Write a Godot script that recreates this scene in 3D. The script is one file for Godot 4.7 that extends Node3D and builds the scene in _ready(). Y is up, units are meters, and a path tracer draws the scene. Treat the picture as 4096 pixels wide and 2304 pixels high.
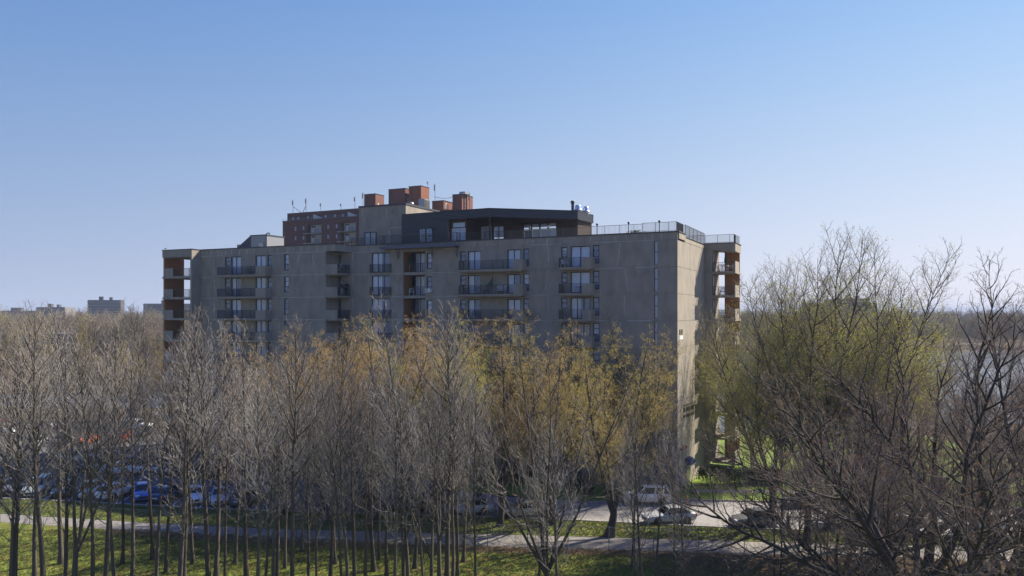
extends Node3D

# ---------------------------------------------------------------- geometry
class G:
	var v := PackedVector3Array()
	var n := PackedVector3Array()
	var t := PackedInt32Array()
	var c := PackedColorArray()
	func quad(a: Vector3, b: Vector3, p: Vector3, d: Vector3) -> void:  # counter-clockwise from outside
		var s := v.size()
		var m := (b - a).cross(p - a)
		if m.length_squared() < 1e-14:
			m = (p - a).cross(d - a)
		m = m.normalized()
		v.append(a); v.append(b); v.append(p); v.append(d)
		n.append(m); n.append(m); n.append(m); n.append(m)
		t.append_array(PackedInt32Array([s, s + 2, s + 1, s, s + 3, s + 2]))
	func tri(a: Vector3, b: Vector3, p: Vector3) -> void:
		var s := v.size()
		var m := (b - a).cross(p - a).normalized()
		v.append(a); v.append(b); v.append(p)
		n.append(m); n.append(m); n.append(m)
		t.append_array(PackedInt32Array([s, s + 2, s + 1]))
	func hexa(q: Array) -> void:  # q: bottom ring of 4 (counter-clockwise from above), then top ring of 4
		quad(q[3], q[2], q[1], q[0])
		quad(q[4], q[5], q[6], q[7])
		for k in 4:
			var j := (k + 1) % 4
			quad(q[k], q[j], q[4 + j], q[4 + k])
	func box(a: Vector3, b: Vector3) -> void:  # two opposite corners
		var lo := Vector3(minf(a.x, b.x), minf(a.y, b.y), minf(a.z, b.z))
		var hi := Vector3(maxf(a.x, b.x), maxf(a.y, b.y), maxf(a.z, b.z))
		hexa([Vector3(lo.x, lo.y, hi.z), Vector3(hi.x, lo.y, hi.z), Vector3(hi.x, lo.y, lo.z), Vector3(lo.x, lo.y, lo.z),
			Vector3(lo.x, hi.y, hi.z), Vector3(hi.x, hi.y, hi.z), Vector3(hi.x, hi.y, lo.z), Vector3(lo.x, hi.y, lo.z)])
	func bar(p: Vector3, q: Vector3, w: float, h: float) -> void:  # a beam from p to q, w across and h high
		var d := (q - p).normalized()
		var up := Vector3.UP if absf(d.y) < 0.95 else Vector3.RIGHT
		var s := d.cross(up).normalized() * w * 0.5
		var u := s.cross(d).normalized() * h * 0.5
		hexa([p - s - u, p + s - u, q + s - u, q - s - u, p - s + u, p + s + u, q + s + u, q - s + u])
	func slab(poly: Array, y0: float, y1: float) -> void:  # Vector2 (x, z) polygon, either turn
		var pts := PackedVector2Array(poly)
		if Geometry2D.is_polygon_clockwise(pts):
			pts.reverse()
		var k := pts.size()
		for a in k:
			var p := pts[a]
			var q := pts[(a + 1) % k]
			quad(Vector3(q.x, y0, q.y), Vector3(p.x, y0, p.y), Vector3(p.x, y1, p.y), Vector3(q.x, y1, q.y))
		var f := Geometry2D.triangulate_polygon(pts)
		for a in range(0, f.size(), 3):
			var p0 := pts[f[a]]
			var p1 := pts[f[a + 1]]
			var p2 := pts[f[a + 2]]
			if (p1 - p0).cross(p2 - p0) > 0.0:
				var h := p1
				p1 = p2
				p2 = h
			tri(Vector3(p0.x, y1, p0.y), Vector3(p1.x, y1, p1.y), Vector3(p2.x, y1, p2.y))
			if y0 < y1:
				tri(Vector3(p0.x, y0, p0.y), Vector3(p2.x, y0, p2.y), Vector3(p1.x, y0, p1.y))
	func tube(path: PackedVector3Array, r: PackedFloat32Array, sides: int, closed := false) -> void:
		var k := path.size()
		var first := v.size()
		var d := (path[1] - path[0]).normalized()
		var ref := Vector3.RIGHT if absf(d.x) < 0.7 else Vector3.BACK
		var step := TAU / sides
		for a in k:
			if a > 0 and a < k - 1:
				d = (path[a + 1] - path[a - 1]).normalized()
			elif a == k - 1:
				d = (path[a] - path[a - 1]).normalized()
			var s := d.cross(ref).normalized()
			var u := s.cross(d)
			ref = u
			for b in sides:
				var m := s * cos(b * step) + u * sin(b * step)
				v.append(path[a] + m * r[a])
				n.append(m)
		for a in k - 1:
			var o := first + a * sides
			for b in sides:
				var e := (b + 1) % sides
				t.append(o + b); t.append(o + e); t.append(o + sides + b)
				t.append(o + e); t.append(o + sides + e); t.append(o + sides + b)
		if closed:
			for end in [0, k - 1]:
				var o: int = first + end * sides
				for b in range(1, sides - 1):
					if end == 0:
						t.append(o); t.append(o + b + 1); t.append(o + b)
					else:
						t.append(o); t.append(o + b); t.append(o + b + 1)
	func rod(p: Vector3, q: Vector3, r: float, sides := 6) -> void:
		tube(PackedVector3Array([p, q]), PackedFloat32Array([r, r]), sides, true)
	func lathe(at: Vector3, prof: Array, sides := 12) -> void:  # Vector2 (radius, height), from the bottom up
		var path := PackedVector3Array()
		var r := PackedFloat32Array()
		for p in prof:
			path.append(at + Vector3(0, p.y, 0))
			r.append(p.x)
		var first := v.size()
		for a in path.size():
			for b in sides:
				var an := TAU * b / sides
				v.append(path[a] + Vector3(cos(an), 0, sin(an)) * r[a])
				var pr: Vector2 = prof[maxi(a - 1, 0)]
				var nx: Vector2 = prof[mini(a + 1, prof.size() - 1)]
				var sl := Vector2(nx.y - pr.y, pr.x - nx.x).normalized()
				n.append(Vector3(cos(an) * sl.x, sl.y, sin(an) * sl.x).normalized())
		for a in path.size() - 1:
			var o := first + a * sides
			for b in sides:
				var e := (b + 1) % sides
				t.append(o + b); t.append(o + e); t.append(o + sides + b)
				t.append(o + e); t.append(o + sides + e); t.append(o + sides + b)
	func loft(rings: Array, cap := true) -> void:  # rings of equal size, closed, smooth normals
		var k: int = rings[0].size()
		var first := v.size()
		for a in rings.size():
			for b in k:
				v.append(rings[a][b])
				var dx: Vector3 = rings[mini(a + 1, rings.size() - 1)][b] - rings[maxi(a - 1, 0)][b]
				var dy: Vector3 = rings[a][(b + 1) % k] - rings[a][(b + k - 1) % k]
				n.append(dy.cross(dx).normalized())
		for a in rings.size() - 1:
			for b in k:
				var e := (b + 1) % k
				var o := first + a * k
				t.append(o + b); t.append(o + k + b); t.append(o + e)
				t.append(o + e); t.append(o + k + b); t.append(o + k + e)
		if cap:
			for end in [0, rings.size() - 1]:
				var mid := Vector3.ZERO
				for p in rings[end]:
					mid += p
				mid /= k
				for b in k:
					var e := (b + 1) % k
					if end == 0:
						tri(mid, rings[end][e], rings[end][b])
					else:
						tri(mid, rings[end][b], rings[end][e])
	func mesh() -> ArrayMesh:
		var a := []
		a.resize(Mesh.ARRAY_MAX)
		a[Mesh.ARRAY_VERTEX] = v
		a[Mesh.ARRAY_NORMAL] = n
		a[Mesh.ARRAY_INDEX] = t
		if c.size() == v.size() and c.size() > 0:
			a[Mesh.ARRAY_COLOR] = c
		var m := ArrayMesh.new()
		m.add_surface_from_arrays(Mesh.PRIMITIVE_TRIANGLES, a)
		return m

var rng := RandomNumberGenerator.new()
var used := {}
var M := {}

func numbered(called: String) -> String:
	used[called] = used.get(called, -1) + 1
	return called if used[called] == 0 else "%s_%03d" % [called, used[called]]

func thing(called: String, label: String, category: String, at := Vector3.ZERO, turn := 0.0, group := "") -> Node3D:
	var o := Node3D.new()
	o.name = numbered(called)
	add_child(o)
	o.position = at
	o.rotation.y = turn
	tag(o, label, category, group)
	return o

func tag(o: Node, label: String, category: String, group := "") -> void:
	o.set_meta("label", label)
	o.set_meta("category", category)
	if group:
		o.set_meta("group", group)

func part(parent: Node3D, called: String, m: Mesh, material: Material, at := Vector3.ZERO, turn := 0.0) -> MeshInstance3D:
	var o := MeshInstance3D.new()
	o.name = called
	o.mesh = m
	o.material_override = material
	o.position = at
	o.rotation.y = turn
	parent.add_child(o, true)
	return o

func structure(called: String, m: Mesh, material: Material) -> MeshInstance3D:
	var o := part(self, numbered(called), m, material)
	o.set_meta("kind", "structure")
	return o

func ordinal(k: int) -> String:
	var small := ["first", "second", "third", "fourth", "fifth", "sixth", "seventh", "eighth", "ninth", "tenth", "eleventh", "twelfth", "thirteenth", "fourteenth", "fifteenth", "sixteenth", "seventeenth", "eighteenth", "nineteenth"]
	if k < 20:
		return small[k - 1]
	var tens := ["", "", "twenty", "thirty", "forty", "fifty", "sixty", "seventy", "eighty", "ninety"]
	var tenth := ["", "", "twentieth", "thirtieth", "fortieth", "fiftieth", "sixtieth", "seventieth", "eightieth", "ninetieth"]
	return tenth[k / 10] if k % 10 == 0 else tens[k / 10] + "-" + small[k % 10 - 1]

# ---------------------------------------------------------------- materials
func noise_tex(freq: float, octaves: int, stops: Array, seed_ := 1, size := 512, kind := FastNoiseLite.TYPE_SIMPLEX_SMOOTH) -> NoiseTexture2D:
	var f := FastNoiseLite.new()
	f.seed = seed_
	f.noise_type = kind
	f.frequency = freq
	f.fractal_octaves = octaves
	var tx := NoiseTexture2D.new()
	tx.width = size
	tx.height = size
	tx.seamless = true
	tx.noise = f
	var g := Gradient.new()
	var off := PackedFloat32Array()
	var col := PackedColorArray()
	for s in stops:
		off.append(s[0])
		col.append(s[1])
	g.offsets = off
	g.colors = col
	tx.color_ramp = g
	return tx

func grey(x: float) -> Color:
	return Color(x, x, x)

func lin(r: float, g: float, b: float) -> Color:
	return Color(r, g, b).linear_to_srgb()

func mat(called: String, color: Color, rough := 0.85, tx: Texture2D = null, scale := 0.2, metal := 0.0) -> StandardMaterial3D:
	var m := StandardMaterial3D.new()
	m.resource_name = called
	m.albedo_color = color
	m.roughness = rough
	m.metallic = metal
	if tx:
		m.albedo_texture = tx
		m.uv1_triplanar = true
		m.uv1_world_triplanar = true
		m.uv1_scale = Vector3.ONE * scale
	M[called] = m
	return m

func make_materials() -> void:
	var stain := noise_tex(0.012, 5, [[0.0, grey(0.8)], [0.35, grey(0.9)], [0.6, grey(0.95)], [1.0, Color(1, 0.985, 0.96)]], 3, 1024)
	var fine := noise_tex(0.05, 4, [[0.0, grey(0.7)], [0.5, grey(0.9)], [1.0, grey(1.0)]], 5)
	var bark := noise_tex(0.06, 4, [[0.0, grey(0.55)], [0.5, grey(0.8)], [1.0, grey(1.0)]], 7)
	var brick := noise_tex(0.09, 3, [[0.0, Color(0.75, 0.7, 0.7)], [0.5, grey(0.88)], [1.0, grey(1.0)]], 9)
	var lawn := noise_tex(0.02, 6, [[0.0, Color(0.66, 0.54, 0.36)], [0.3, Color(0.66, 0.62, 0.33)], [0.5, Color(0.6, 0.66, 0.28)], [0.75, Color(0.66, 0.72, 0.3)], [1.0, Color(0.75, 0.74, 0.42)]], 11, 1024)
	var litter := noise_tex(0.03, 6, [[0.0, Color(0.5, 0.4, 0.3)], [0.4, Color(0.66, 0.54, 0.4)], [0.6, Color(0.62, 0.56, 0.36)], [0.8, Color(0.52, 0.56, 0.28)], [1.0, Color(0.75, 0.66, 0.5)]], 13, 1024)
	mat("concrete", lin(0.37, 0.33, 0.272), 0.92, stain, 0.045)
	M.concrete.uv1_scale = Vector3(0.075, 0.03, 0.075)
	mat("sealant", lin(0.6, 0.58, 0.54), 0.8, fine, 0.6)
	mat("orange_paint", lin(0.47, 0.215, 0.085), 0.8, fine, 0.3)
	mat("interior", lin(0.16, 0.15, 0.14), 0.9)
	mat("dark_frame", lin(0.022, 0.022, 0.026), 0.45)
	mat("white_frame", lin(0.6, 0.6, 0.6), 0.5)
	mat("black_metal", lin(0.03, 0.03, 0.033), 0.45)
	mat("cap_metal", lin(0.05, 0.052, 0.06), 0.45)
	mat("steel_blue", lin(0.12, 0.14, 0.2), 0.5, fine, 0.5)
	mat("siding", lin(0.04, 0.046, 0.064), 0.42)
	mat("wood_brown", lin(0.07, 0.04, 0.03), 0.7, fine, 0.7)
	mat("roofing", lin(0.16, 0.16, 0.16), 0.95, fine, 0.3)
	mat("curtain", lin(0.8, 0.82, 0.85), 0.9)
	mat("blind_beige", lin(0.55, 0.5, 0.38), 0.9)
	mat("green_cloth", lin(0.012, 0.1, 0.05), 0.9)
	mat("white_plastic", lin(0.75, 0.75, 0.73), 0.45)
	mat("blue_cloth", lin(0.05, 0.09, 0.32), 0.9)
	mat("grey_cloth", lin(0.1, 0.1, 0.12), 0.9)
	mat("galvanised", lin(0.45, 0.46, 0.47), 0.4, fine, 0.9, 0.6)
	mat("bright_metal", lin(0.75, 0.76, 0.78), 0.25, null, 1.0, 0.9)
	mat("brick_red", lin(0.15, 0.062, 0.048), 0.9, brick, 0.15)
	mat("brick_orange", lin(0.3, 0.105, 0.05), 0.85, fine, 0.1)
	mat("metal_red", lin(0.21, 0.062, 0.036), 0.6, fine, 0.12)
	mat("white_wall", lin(0.68, 0.68, 0.66), 0.85, fine, 0.2)
	mat("far_glass", lin(0.1, 0.115, 0.14), 0.15)
	mat("far_stone", lin(0.24, 0.22, 0.2), 0.9, fine, 0.05)
	mat("far_dark", lin(0.1, 0.095, 0.09), 0.9, fine, 0.05)
	mat("far_white", lin(0.55, 0.54, 0.5), 0.9)
	mat("bark_grey", lin(0.16, 0.137, 0.112), 0.95, bark, 1.3)
	mat("twig_grey", lin(0.31, 0.29, 0.28), 0.9)
	mat("twig_tan", lin(0.25, 0.225, 0.205), 0.9)
	mat("twig_pale", lin(0.34, 0.325, 0.315), 0.9)
	mat("bark_dark", lin(0.12, 0.1, 0.08), 0.95, bark, 1.7)
	mat("bark_brown", lin(0.11, 0.092, 0.08), 0.95, bark, 1.1)
	mat("twig_brown", lin(0.15, 0.12, 0.105), 0.9)
	mat("twig_bronze", lin(0.24, 0.2, 0.17), 0.9)
	mat("twig_warm", lin(0.34, 0.28, 0.22), 0.9)
	mat("bark_black", lin(0.075, 0.062, 0.054), 0.95, bark, 1.1)
	mat("twig_umber", lin(0.165, 0.14, 0.125), 0.9)
	mat("wood_far", Color.WHITE, 0.95).vertex_color_use_as_albedo = true
	mat("twig_far", lin(0.21, 0.17, 0.135), 0.95)
	for a in ["bud_orange", "bud_green", "bud_red", "leaf_green"]:
		var m := mat(a, Color.WHITE, 0.8)
		m.vertex_color_use_as_albedo = true
		m.backlight_enabled = true
		m.backlight = lin(0.9, 0.84, 0.6)
	mat("earth", lin(0.2, 0.17, 0.12), 0.95, litter, 0.05)
	mat("lawn", lin(0.39, 0.41, 0.2), 0.95, lawn, 0.035)
	mat("lawn_fresh", lin(0.36, 0.5, 0.17), 0.95, lawn, 0.06)
	mat("litter_ground", lin(0.36, 0.31, 0.26), 0.95, litter, 0.12)
	mat("asphalt", lin(0.11, 0.11, 0.115), 0.9, noise_tex(0.02, 6, [[0.0, grey(0.72)], [0.5, grey(0.9)], [1.0, grey(1.0)]], 17, 1024), 0.15)
	mat("driveway", lin(0.31, 0.3, 0.295), 0.9, noise_tex(0.02, 6, [[0.0, grey(0.76)], [0.5, grey(0.92)], [1.0, grey(1.0)]], 19, 1024), 0.12)
	mat("path_asphalt", lin(0.3, 0.285, 0.265), 0.95, noise_tex(0.025, 6, [[0.0, Color(0.66, 0.62, 0.58)], [0.5, grey(0.9)], [1.0, grey(1.0)]], 21, 1024), 0.15)
	mat("kerb_concrete", lin(0.4, 0.385, 0.36), 0.9, fine, 0.5)
	mat("paint_white", lin(0.6, 0.6, 0.58), 0.8)
	mat("grass_blade", lin(0.125, 0.145, 0.036), 0.8)
	mat("dead_leaf", lin(0.2, 0.12, 0.07), 0.9)
	mat("wire", lin(0.16, 0.19, 0.18), 0.5, null, 1.0, 0.4)
	var w := mat("water", lin(0.17, 0.185, 0.195), 0.16)
	w.normal_enabled = true
	w.normal_scale = 0.35
	var wn := FastNoiseLite.new()
	wn.frequency = 0.03
	wn.fractal_octaves = 4
	var wt := NoiseTexture2D.new()
	wt.width = 512
	wt.height = 512
	wt.seamless = true
	wt.as_normal_map = true
	wt.noise = wn
	w.normal_texture = wt
	w.uv1_triplanar = true
	w.uv1_world_triplanar = true
	w.uv1_scale = Vector3.ONE * 0.05
	var gl := mat("glass", Color(0.7, 0.8, 0.95, 0.16), 0.03)
	gl.transparency = BaseMaterial3D.TRANSPARENCY_ALPHA
	gl.metallic_specular = 0.8
	var sm := mat("smoked_glass", Color(0.05, 0.06, 0.09, 0.62), 0.06)
	sm.transparency = BaseMaterial3D.TRANSPARENCY_ALPHA
	mat("car_glass", lin(0.014, 0.017, 0.022), 0.06)
	mat("tyre", lin(0.016, 0.016, 0.017), 0.85)
	mat("rim", lin(0.42, 0.43, 0.45), 0.35, null, 1.0, 0.7)
	mat("tail_red", lin(0.5, 0.015, 0.02), 0.2)
	mat("lamp_clear", lin(0.7, 0.72, 0.75), 0.12)
	mat("trim_black", lin(0.02, 0.02, 0.021), 0.6)
	mat("plate", lin(0.6, 0.6, 0.62), 0.5)
	for p in [["paint_white_car", lin(0.78, 0.79, 0.8)], ["paint_silver", lin(0.45, 0.47, 0.5)], ["paint_beige", lin(0.48, 0.42, 0.34)], ["paint_blue", lin(0.02, 0.12, 0.5)], ["paint_navy", lin(0.015, 0.025, 0.09)], ["paint_black", lin(0.016, 0.017, 0.02)], ["paint_grey", lin(0.13, 0.135, 0.145)], ["paint_orange", lin(0.75, 0.16, 0.02)], ["paint_red", lin(0.5, 0.03, 0.025)], ["paint_pale_green", lin(0.4, 0.47, 0.44)]]:
		var m := mat(p[0], p[1], 0.35)
		m.clearcoat_enabled = true
		m.clearcoat = 0.8
		m.clearcoat_roughness = 0.05
	for p in [["skin", lin(0.36, 0.22, 0.16)], ["cloth_navy", lin(0.02, 0.022, 0.035)], ["cloth_white", lin(0.62, 0.6, 0.7)], ["hair_dark", lin(0.025, 0.02, 0.018)], ["hair_grey", lin(0.35, 0.33, 0.31)], ["gull_white", lin(0.7, 0.7, 0.7)], ["gull_grey", lin(0.25, 0.26, 0.28)], ["sign_white", lin(0.75, 0.75, 0.75)], ["sign_black", lin(0.02, 0.02, 0.02)], ["letter_olive", lin(0.13, 0.105, 0.035)], ["awning_blue", lin(0.04, 0.06, 0.17)], ["sign_purple", lin(0.12, 0.06, 0.3)], ["marker_orange", lin(0.7, 0.25, 0.06)]]:
		mat(p[0], p[1], 0.7)

# ---------------------------------------------------------------- setting
const EYE := 18.1
const EXPOSURE := 2.0
const SUN := Vector3(0.653, 0.643, -0.4)

func _ready() -> void:
	rng.seed = 4711
	var cam := Camera3D.new()
	cam.name = "camera"
	cam.projection = Camera3D.PROJECTION_FRUSTUM
	cam.near = 0.1
	cam.far = 9000.0
	cam.size = 2.0 * 0.1 * 1152.0 / 3150.0
	cam.frustum_offset = Vector2(0, 0.1 * (1255.0 - 1152.0) / 3150.0)
	cam.position = Vector3(0, EYE, 0)
	add_child(cam)
	cam.current = true
	var env := Environment.new()
	env.background_mode = Environment.BG_SKY
	var sky := Sky.new()
	var sk := PanoramaSkyMaterial.new()
	sk.panorama = clear_sky()
	sky.sky_material = sk
	env.sky = sky
	env.tonemap_mode = Environment.TONE_MAPPER_LINEAR
	env.tonemap_exposure = EXPOSURE
	env.sdfgi_enabled = true
	env.ssao_enabled = true
	env.ssil_enabled = true
	env.fog_enabled = true
	env.fog_density = 0.0002
	env.fog_light_color = Color(0.78, 0.85, 0.97)
	var we := WorldEnvironment.new()
	we.name = "surroundings"
	we.environment = env
	add_child(we)
	var sun := DirectionalLight3D.new()
	sun.name = "sun"
	sun.light_energy = 1.6
	sun.light_color = Color(1.0, 0.95, 0.87)
	sun.light_angular_distance = 0.5
	sun.shadow_enabled = true
	add_child(sun)
	sun.look_at_from_position(SUN * 100.0, Vector3.ZERO)

	make_materials()
	ground()
	pavements()
	fence()
	apartment_block()
	balcony_things()
	brick_tower()
	far_buildings()
	street_things()
	cars()
	make_trees()
	ground_cover()

# the clear spring sky: bluer overhead, paler at the horizon and towards the sun, the same all round
func clear_sky() -> ImageTexture:
	var w := 512
	var h := 256
	var im := Image.create(w, h, false, Image.FORMAT_RGBF)
	for y in h:
		var el := (0.5 - (y + 0.5) / h) * PI
		for x in w:
			var az := (x + 0.5) / w * TAU
			var d := Vector3(sin(az) * cos(el), sin(el), -cos(az) * cos(el))
			var up := 1.0 - maxf(d.y, 0.0)
			var c := Vector3(0.032 + 0.37 * pow(up, 3.5), 0.08 + 0.41 * pow(up, 2.1), 0.38 + 0.3 * pow(up, 1.2))
			var a := rad_to_deg(acos(clampf(d.dot(SUN.normalized()), -1.0, 1.0)))
			c *= Vector3.ONE + Vector3(2.6, 1.66, 0.84) * exp(-a * a / (2.0 * 41.0 * 41.0))
			if d.y < 0.0:
				c = Vector3(0.2, 0.2, 0.18)
			c /= EXPOSURE
			im.set_pixel(x, y, Color(c.x, c.y, c.z))
	return ImageTexture.create_from_image(im)

func river(x: float, z: float) -> float:  # depth of the bed below the land, in metres
	var d := -z
	var a := smoothstep(150.0, 165.0, d + 0.05 * x) * (1.0 - smoothstep(225.0, 240.0, d - 0.35 * x))
	a *= 1.0 - smoothstep(-62.0, -48.0, x)
	var b := smoothstep(118.0, 132.0, d - 0.22 * (x - 30.0)) * (1.0 - smoothstep(385.0, 410.0, d - 0.06 * x))
	b *= smoothstep(26.0, 40.0, x - (d - 120.0) * 0.06)
	return maxf(a, b)

func ground() -> void:
	var g := G.new()
	var xs := PackedFloat32Array()
	var zs := PackedFloat32Array()
	for k in range(-60, 61):
		xs.append(signf(k) * (absf(k) * 3.0 + pow(absf(k) / 60.0, 6.0) * 3800.0))
	for k in range(0, 111):
		zs.append(60.0 - (k * 4.5 + pow(k / 110.0, 7.0) * 5000.0))
	var w := xs.size()
	for z in zs:
		for x in xs:
			var far := smoothstep(420.0, 1500.0, Vector2(x, z).length())
			g.v.append(Vector3(x, -0.03 - 5.0 * river(x, z) + far * 6.0, z))
			g.n.append(Vector3.UP)
	for j in zs.size() - 1:
		for k in w - 1:
			var o := j * w + k
			g.t.append_array(PackedInt32Array([o, o + w, o + 1, o + 1, o + w, o + w + 1]))
	structure("ground", g.mesh(), M.earth)
	var q := G.new()
	q.quad(Vector3(-1500, -1.6, 20), Vector3(1500, -1.6, 20), Vector3(1500, -1.6, -900), Vector3(-1500, -1.6, -900))
	structure("river", q.mesh(), M.water)

const FENCE := [Vector2(-100, -80.0), Vector2(-44.4, -68.3), Vector2(-26.7, -64.6), Vector2(-17.15, -62.6), Vector2(-1.9, -61.0), Vector2(7.4, -60.1), Vector2(17.4, -59.0), Vector2(55, -55.4)]
const PATH_FAR := [Vector2(-100, -82.6), Vector2(-46.1, -71.2), Vector2(-29.4, -67.7), Vector2(-20.25, -66.2), Vector2(-4.1, -64.8), Vector2(6.8, -63.8), Vector2(17.9, -62.6), Vector2(55, -59.2)]
const KERB_NEAR := [Vector2(-110, -87.6), Vector2(-50, -76.9), Vector2(-39, -75.0), Vector2(-32, -73.6), Vector2(-27, -72.6), Vector2(-1.2, -69.7), Vector2(5.2, -68.8), Vector2(15.0, -66.9), Vector2(20, -66.1), Vector2(60, -61.0)]
const KERB_FAR := [Vector2(3.5, -76.0), Vector2(8.3, -75.6), Vector2(15.5, -76.4), Vector2(21.7, -75.9), Vector2(60, -71.5)]

func ribbon(g: G, a: Array, b: Array, y: float) -> void:
	var poly := []
	poly.append_array(a)
	var r := b.duplicate()
	r.reverse()
	poly.append_array(r)
	g.slab(poly, y, y)

func kerb(called: String, line: Array) -> void:
	var g := G.new()
	for k in line.size() - 1:
		var a: Vector2 = line[k]
		var b: Vector2 = line[k + 1]
		var long := a.distance_to(b)
		var parts := maxi(1, int(long / 2.4))
		for j in parts:
			var p := a.lerp(b, j / float(parts) + 0.004)
			var q := a.lerp(b, (j + 1) / float(parts) - 0.004)
			g.bar(Vector3(p.x, 0.07, p.y), Vector3(q.x, 0.07, q.y), 0.18, 0.15)
	structure(called, g.mesh(), M.kerb_concrete)

func pavements() -> void:
	var g := G.new()
	ribbon(g, [Vector2(-110, -20), Vector2(70, -20)], FENCE, 0.004)
	structure("lawn", g.mesh(), M.lawn)
	g = G.new()
	ribbon(g, FENCE, PATH_FAR, 0.02)
	structure("path", g.mesh(), M.path_asphalt)
	g = G.new()
	ribbon(g, PATH_FAR, KERB_NEAR, 0.06)
	structure("verge", g.mesh(), M.lawn)
	g = G.new()
	g.slab([Vector2(-110, -87.6), Vector2(-50, -76.9), Vector2(-39, -75.0), Vector2(-32, -73.6), Vector2(-27, -72.6), Vector2(-6, -70.2), Vector2(-6, -90), Vector2(-60, -126), Vector2(-110, -130)], 0.0, 0.0)
	structure("parking_lot", g.mesh(), M.asphalt)
	g = G.new()
	g.slab([Vector2(-6, -70.2), Vector2(-1.2, -69.7), Vector2(5.2, -68.8), Vector2(15.0, -66.9), Vector2(20, -66.1), Vector2(60, -61.0), Vector2(60, -71.5), Vector2(21.7, -75.9), Vector2(15.5, -76.4), Vector2(8.3, -75.6), Vector2(3.5, -76.0), Vector2(-6, -81.0)], 0.0, 0.0)
	structure("driveway", g.mesh(), M.driveway)
	g = G.new()
	g.slab([Vector2(3.5, -76.0), Vector2(8.3, -75.6), Vector2(15.5, -76.4), Vector2(21.7, -75.9), Vector2(60, -71.5), Vector2(62, -118), Vector2(-6, -118), Vector2(-6, -81.0)], 0.1, 0.1)
	structure("building_lawn", g.mesh(), M.lawn_fresh)
	g = G.new()
	g.slab([Vector2(18.2, -80.6), Vector2(24, -80.4), Vector2(40, -79.0), Vector2(40, -77.8), Vector2(24, -79.2), Vector2(18.2, -79.4)], 0.104, 0.114)
	structure("footpath", g.mesh(), M.path_asphalt)
	kerb("kerb", KERB_NEAR)
	kerb("kerb", KERB_FAR)
	g = G.new()
	for k in 13:
		var x := -54.0 + k * 2.75
		var z := -76.9 + (x + 50.0) * 0.187 - 0.3
		g.slab([Vector2(x, z), Vector2(x + 0.11, z), Vector2(x - 0.6, z - 5.0), Vector2(x - 0.71, z - 5.0)], 0.004, 0.004)
	for k in 12:
		var x := -72.0 + k * 2.75
		g.slab([Vector2(x, -106), Vector2(x + 0.11, -106), Vector2(x + 0.11, -111), Vector2(x, -111)], 0.004, 0.004)
	structure("parking_lines", g.mesh(), M.paint_white)

func fence() -> void:
	var f := thing("chain_link_fence", "grey chain-link fence with thin posts along the near edge of the path", "fence")
	var rail := G.new()
	var wire := G.new()
	var post := G.new()
	post.rod(Vector3(0, 0, 0), Vector3(0, 1.82, 0), 0.032, 7)
	post.lathe(Vector3(0, 1.82, 0), [Vector2(0.042, 0), Vector2(0.042, 0.03), Vector2(0.01, 0.06)], 7)
	var pm := post.mesh()
	for k in FENCE.size() - 1:
		var a: Vector2 = FENCE[k]
		var b: Vector2 = FENCE[k + 1]
		var long := a.distance_to(b)
		var parts := maxi(1, int(round(long / 3.0)))
		for j in parts:
			var p := a.lerp(b, j / float(parts))
			part(f, "post", pm, M.wire, Vector3(p.x, 0, p.y))
		rail.rod(Vector3(a.x, 1.8, a.y), Vector3(b.x, 1.8, b.y), 0.024, 6)
		rail.rod(Vector3(a.x, 0.06, a.y), Vector3(b.x, 0.06, b.y), 0.004, 3)
		if b.x < -55.0:
			continue
		var d := (b - a) / long
		var step := 0.085
		for j in int(long / step):
			for s in [-1.0, 1.0]:
				var u0 := j * step
				var u1: float = u0 + s * 1.74
				var y0 := 0.05
				var y1 := 1.79
				if u1 < 0.0:
					y1 = 0.05 + u0
					u1 = 0.0
				elif u1 > long:
					y1 = 0.05 + long - u0
					u1 = long
				var p0: Vector2 = a + d * u0
				var p1: Vector2 = a + d * u1
				wire.tube(PackedVector3Array([Vector3(p0.x, y0, p0.y), Vector3(p1.x, y1, p1.y)]), PackedFloat32Array([0.0022, 0.0022]), 3)
	part(f, "rail", rail.mesh(), M.wire)
	var w := part(f, "wire_mesh", wire.mesh(), M.wire)
	w.set_meta("kind", "stuff")

# ---------------------------------------------------------------- the apartment block
const FH := 2.74
const CORNER := Vector3(16.67, 0, -79.3)
const YAW := -0.43633
var block: Node3D
var cache := {}

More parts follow.
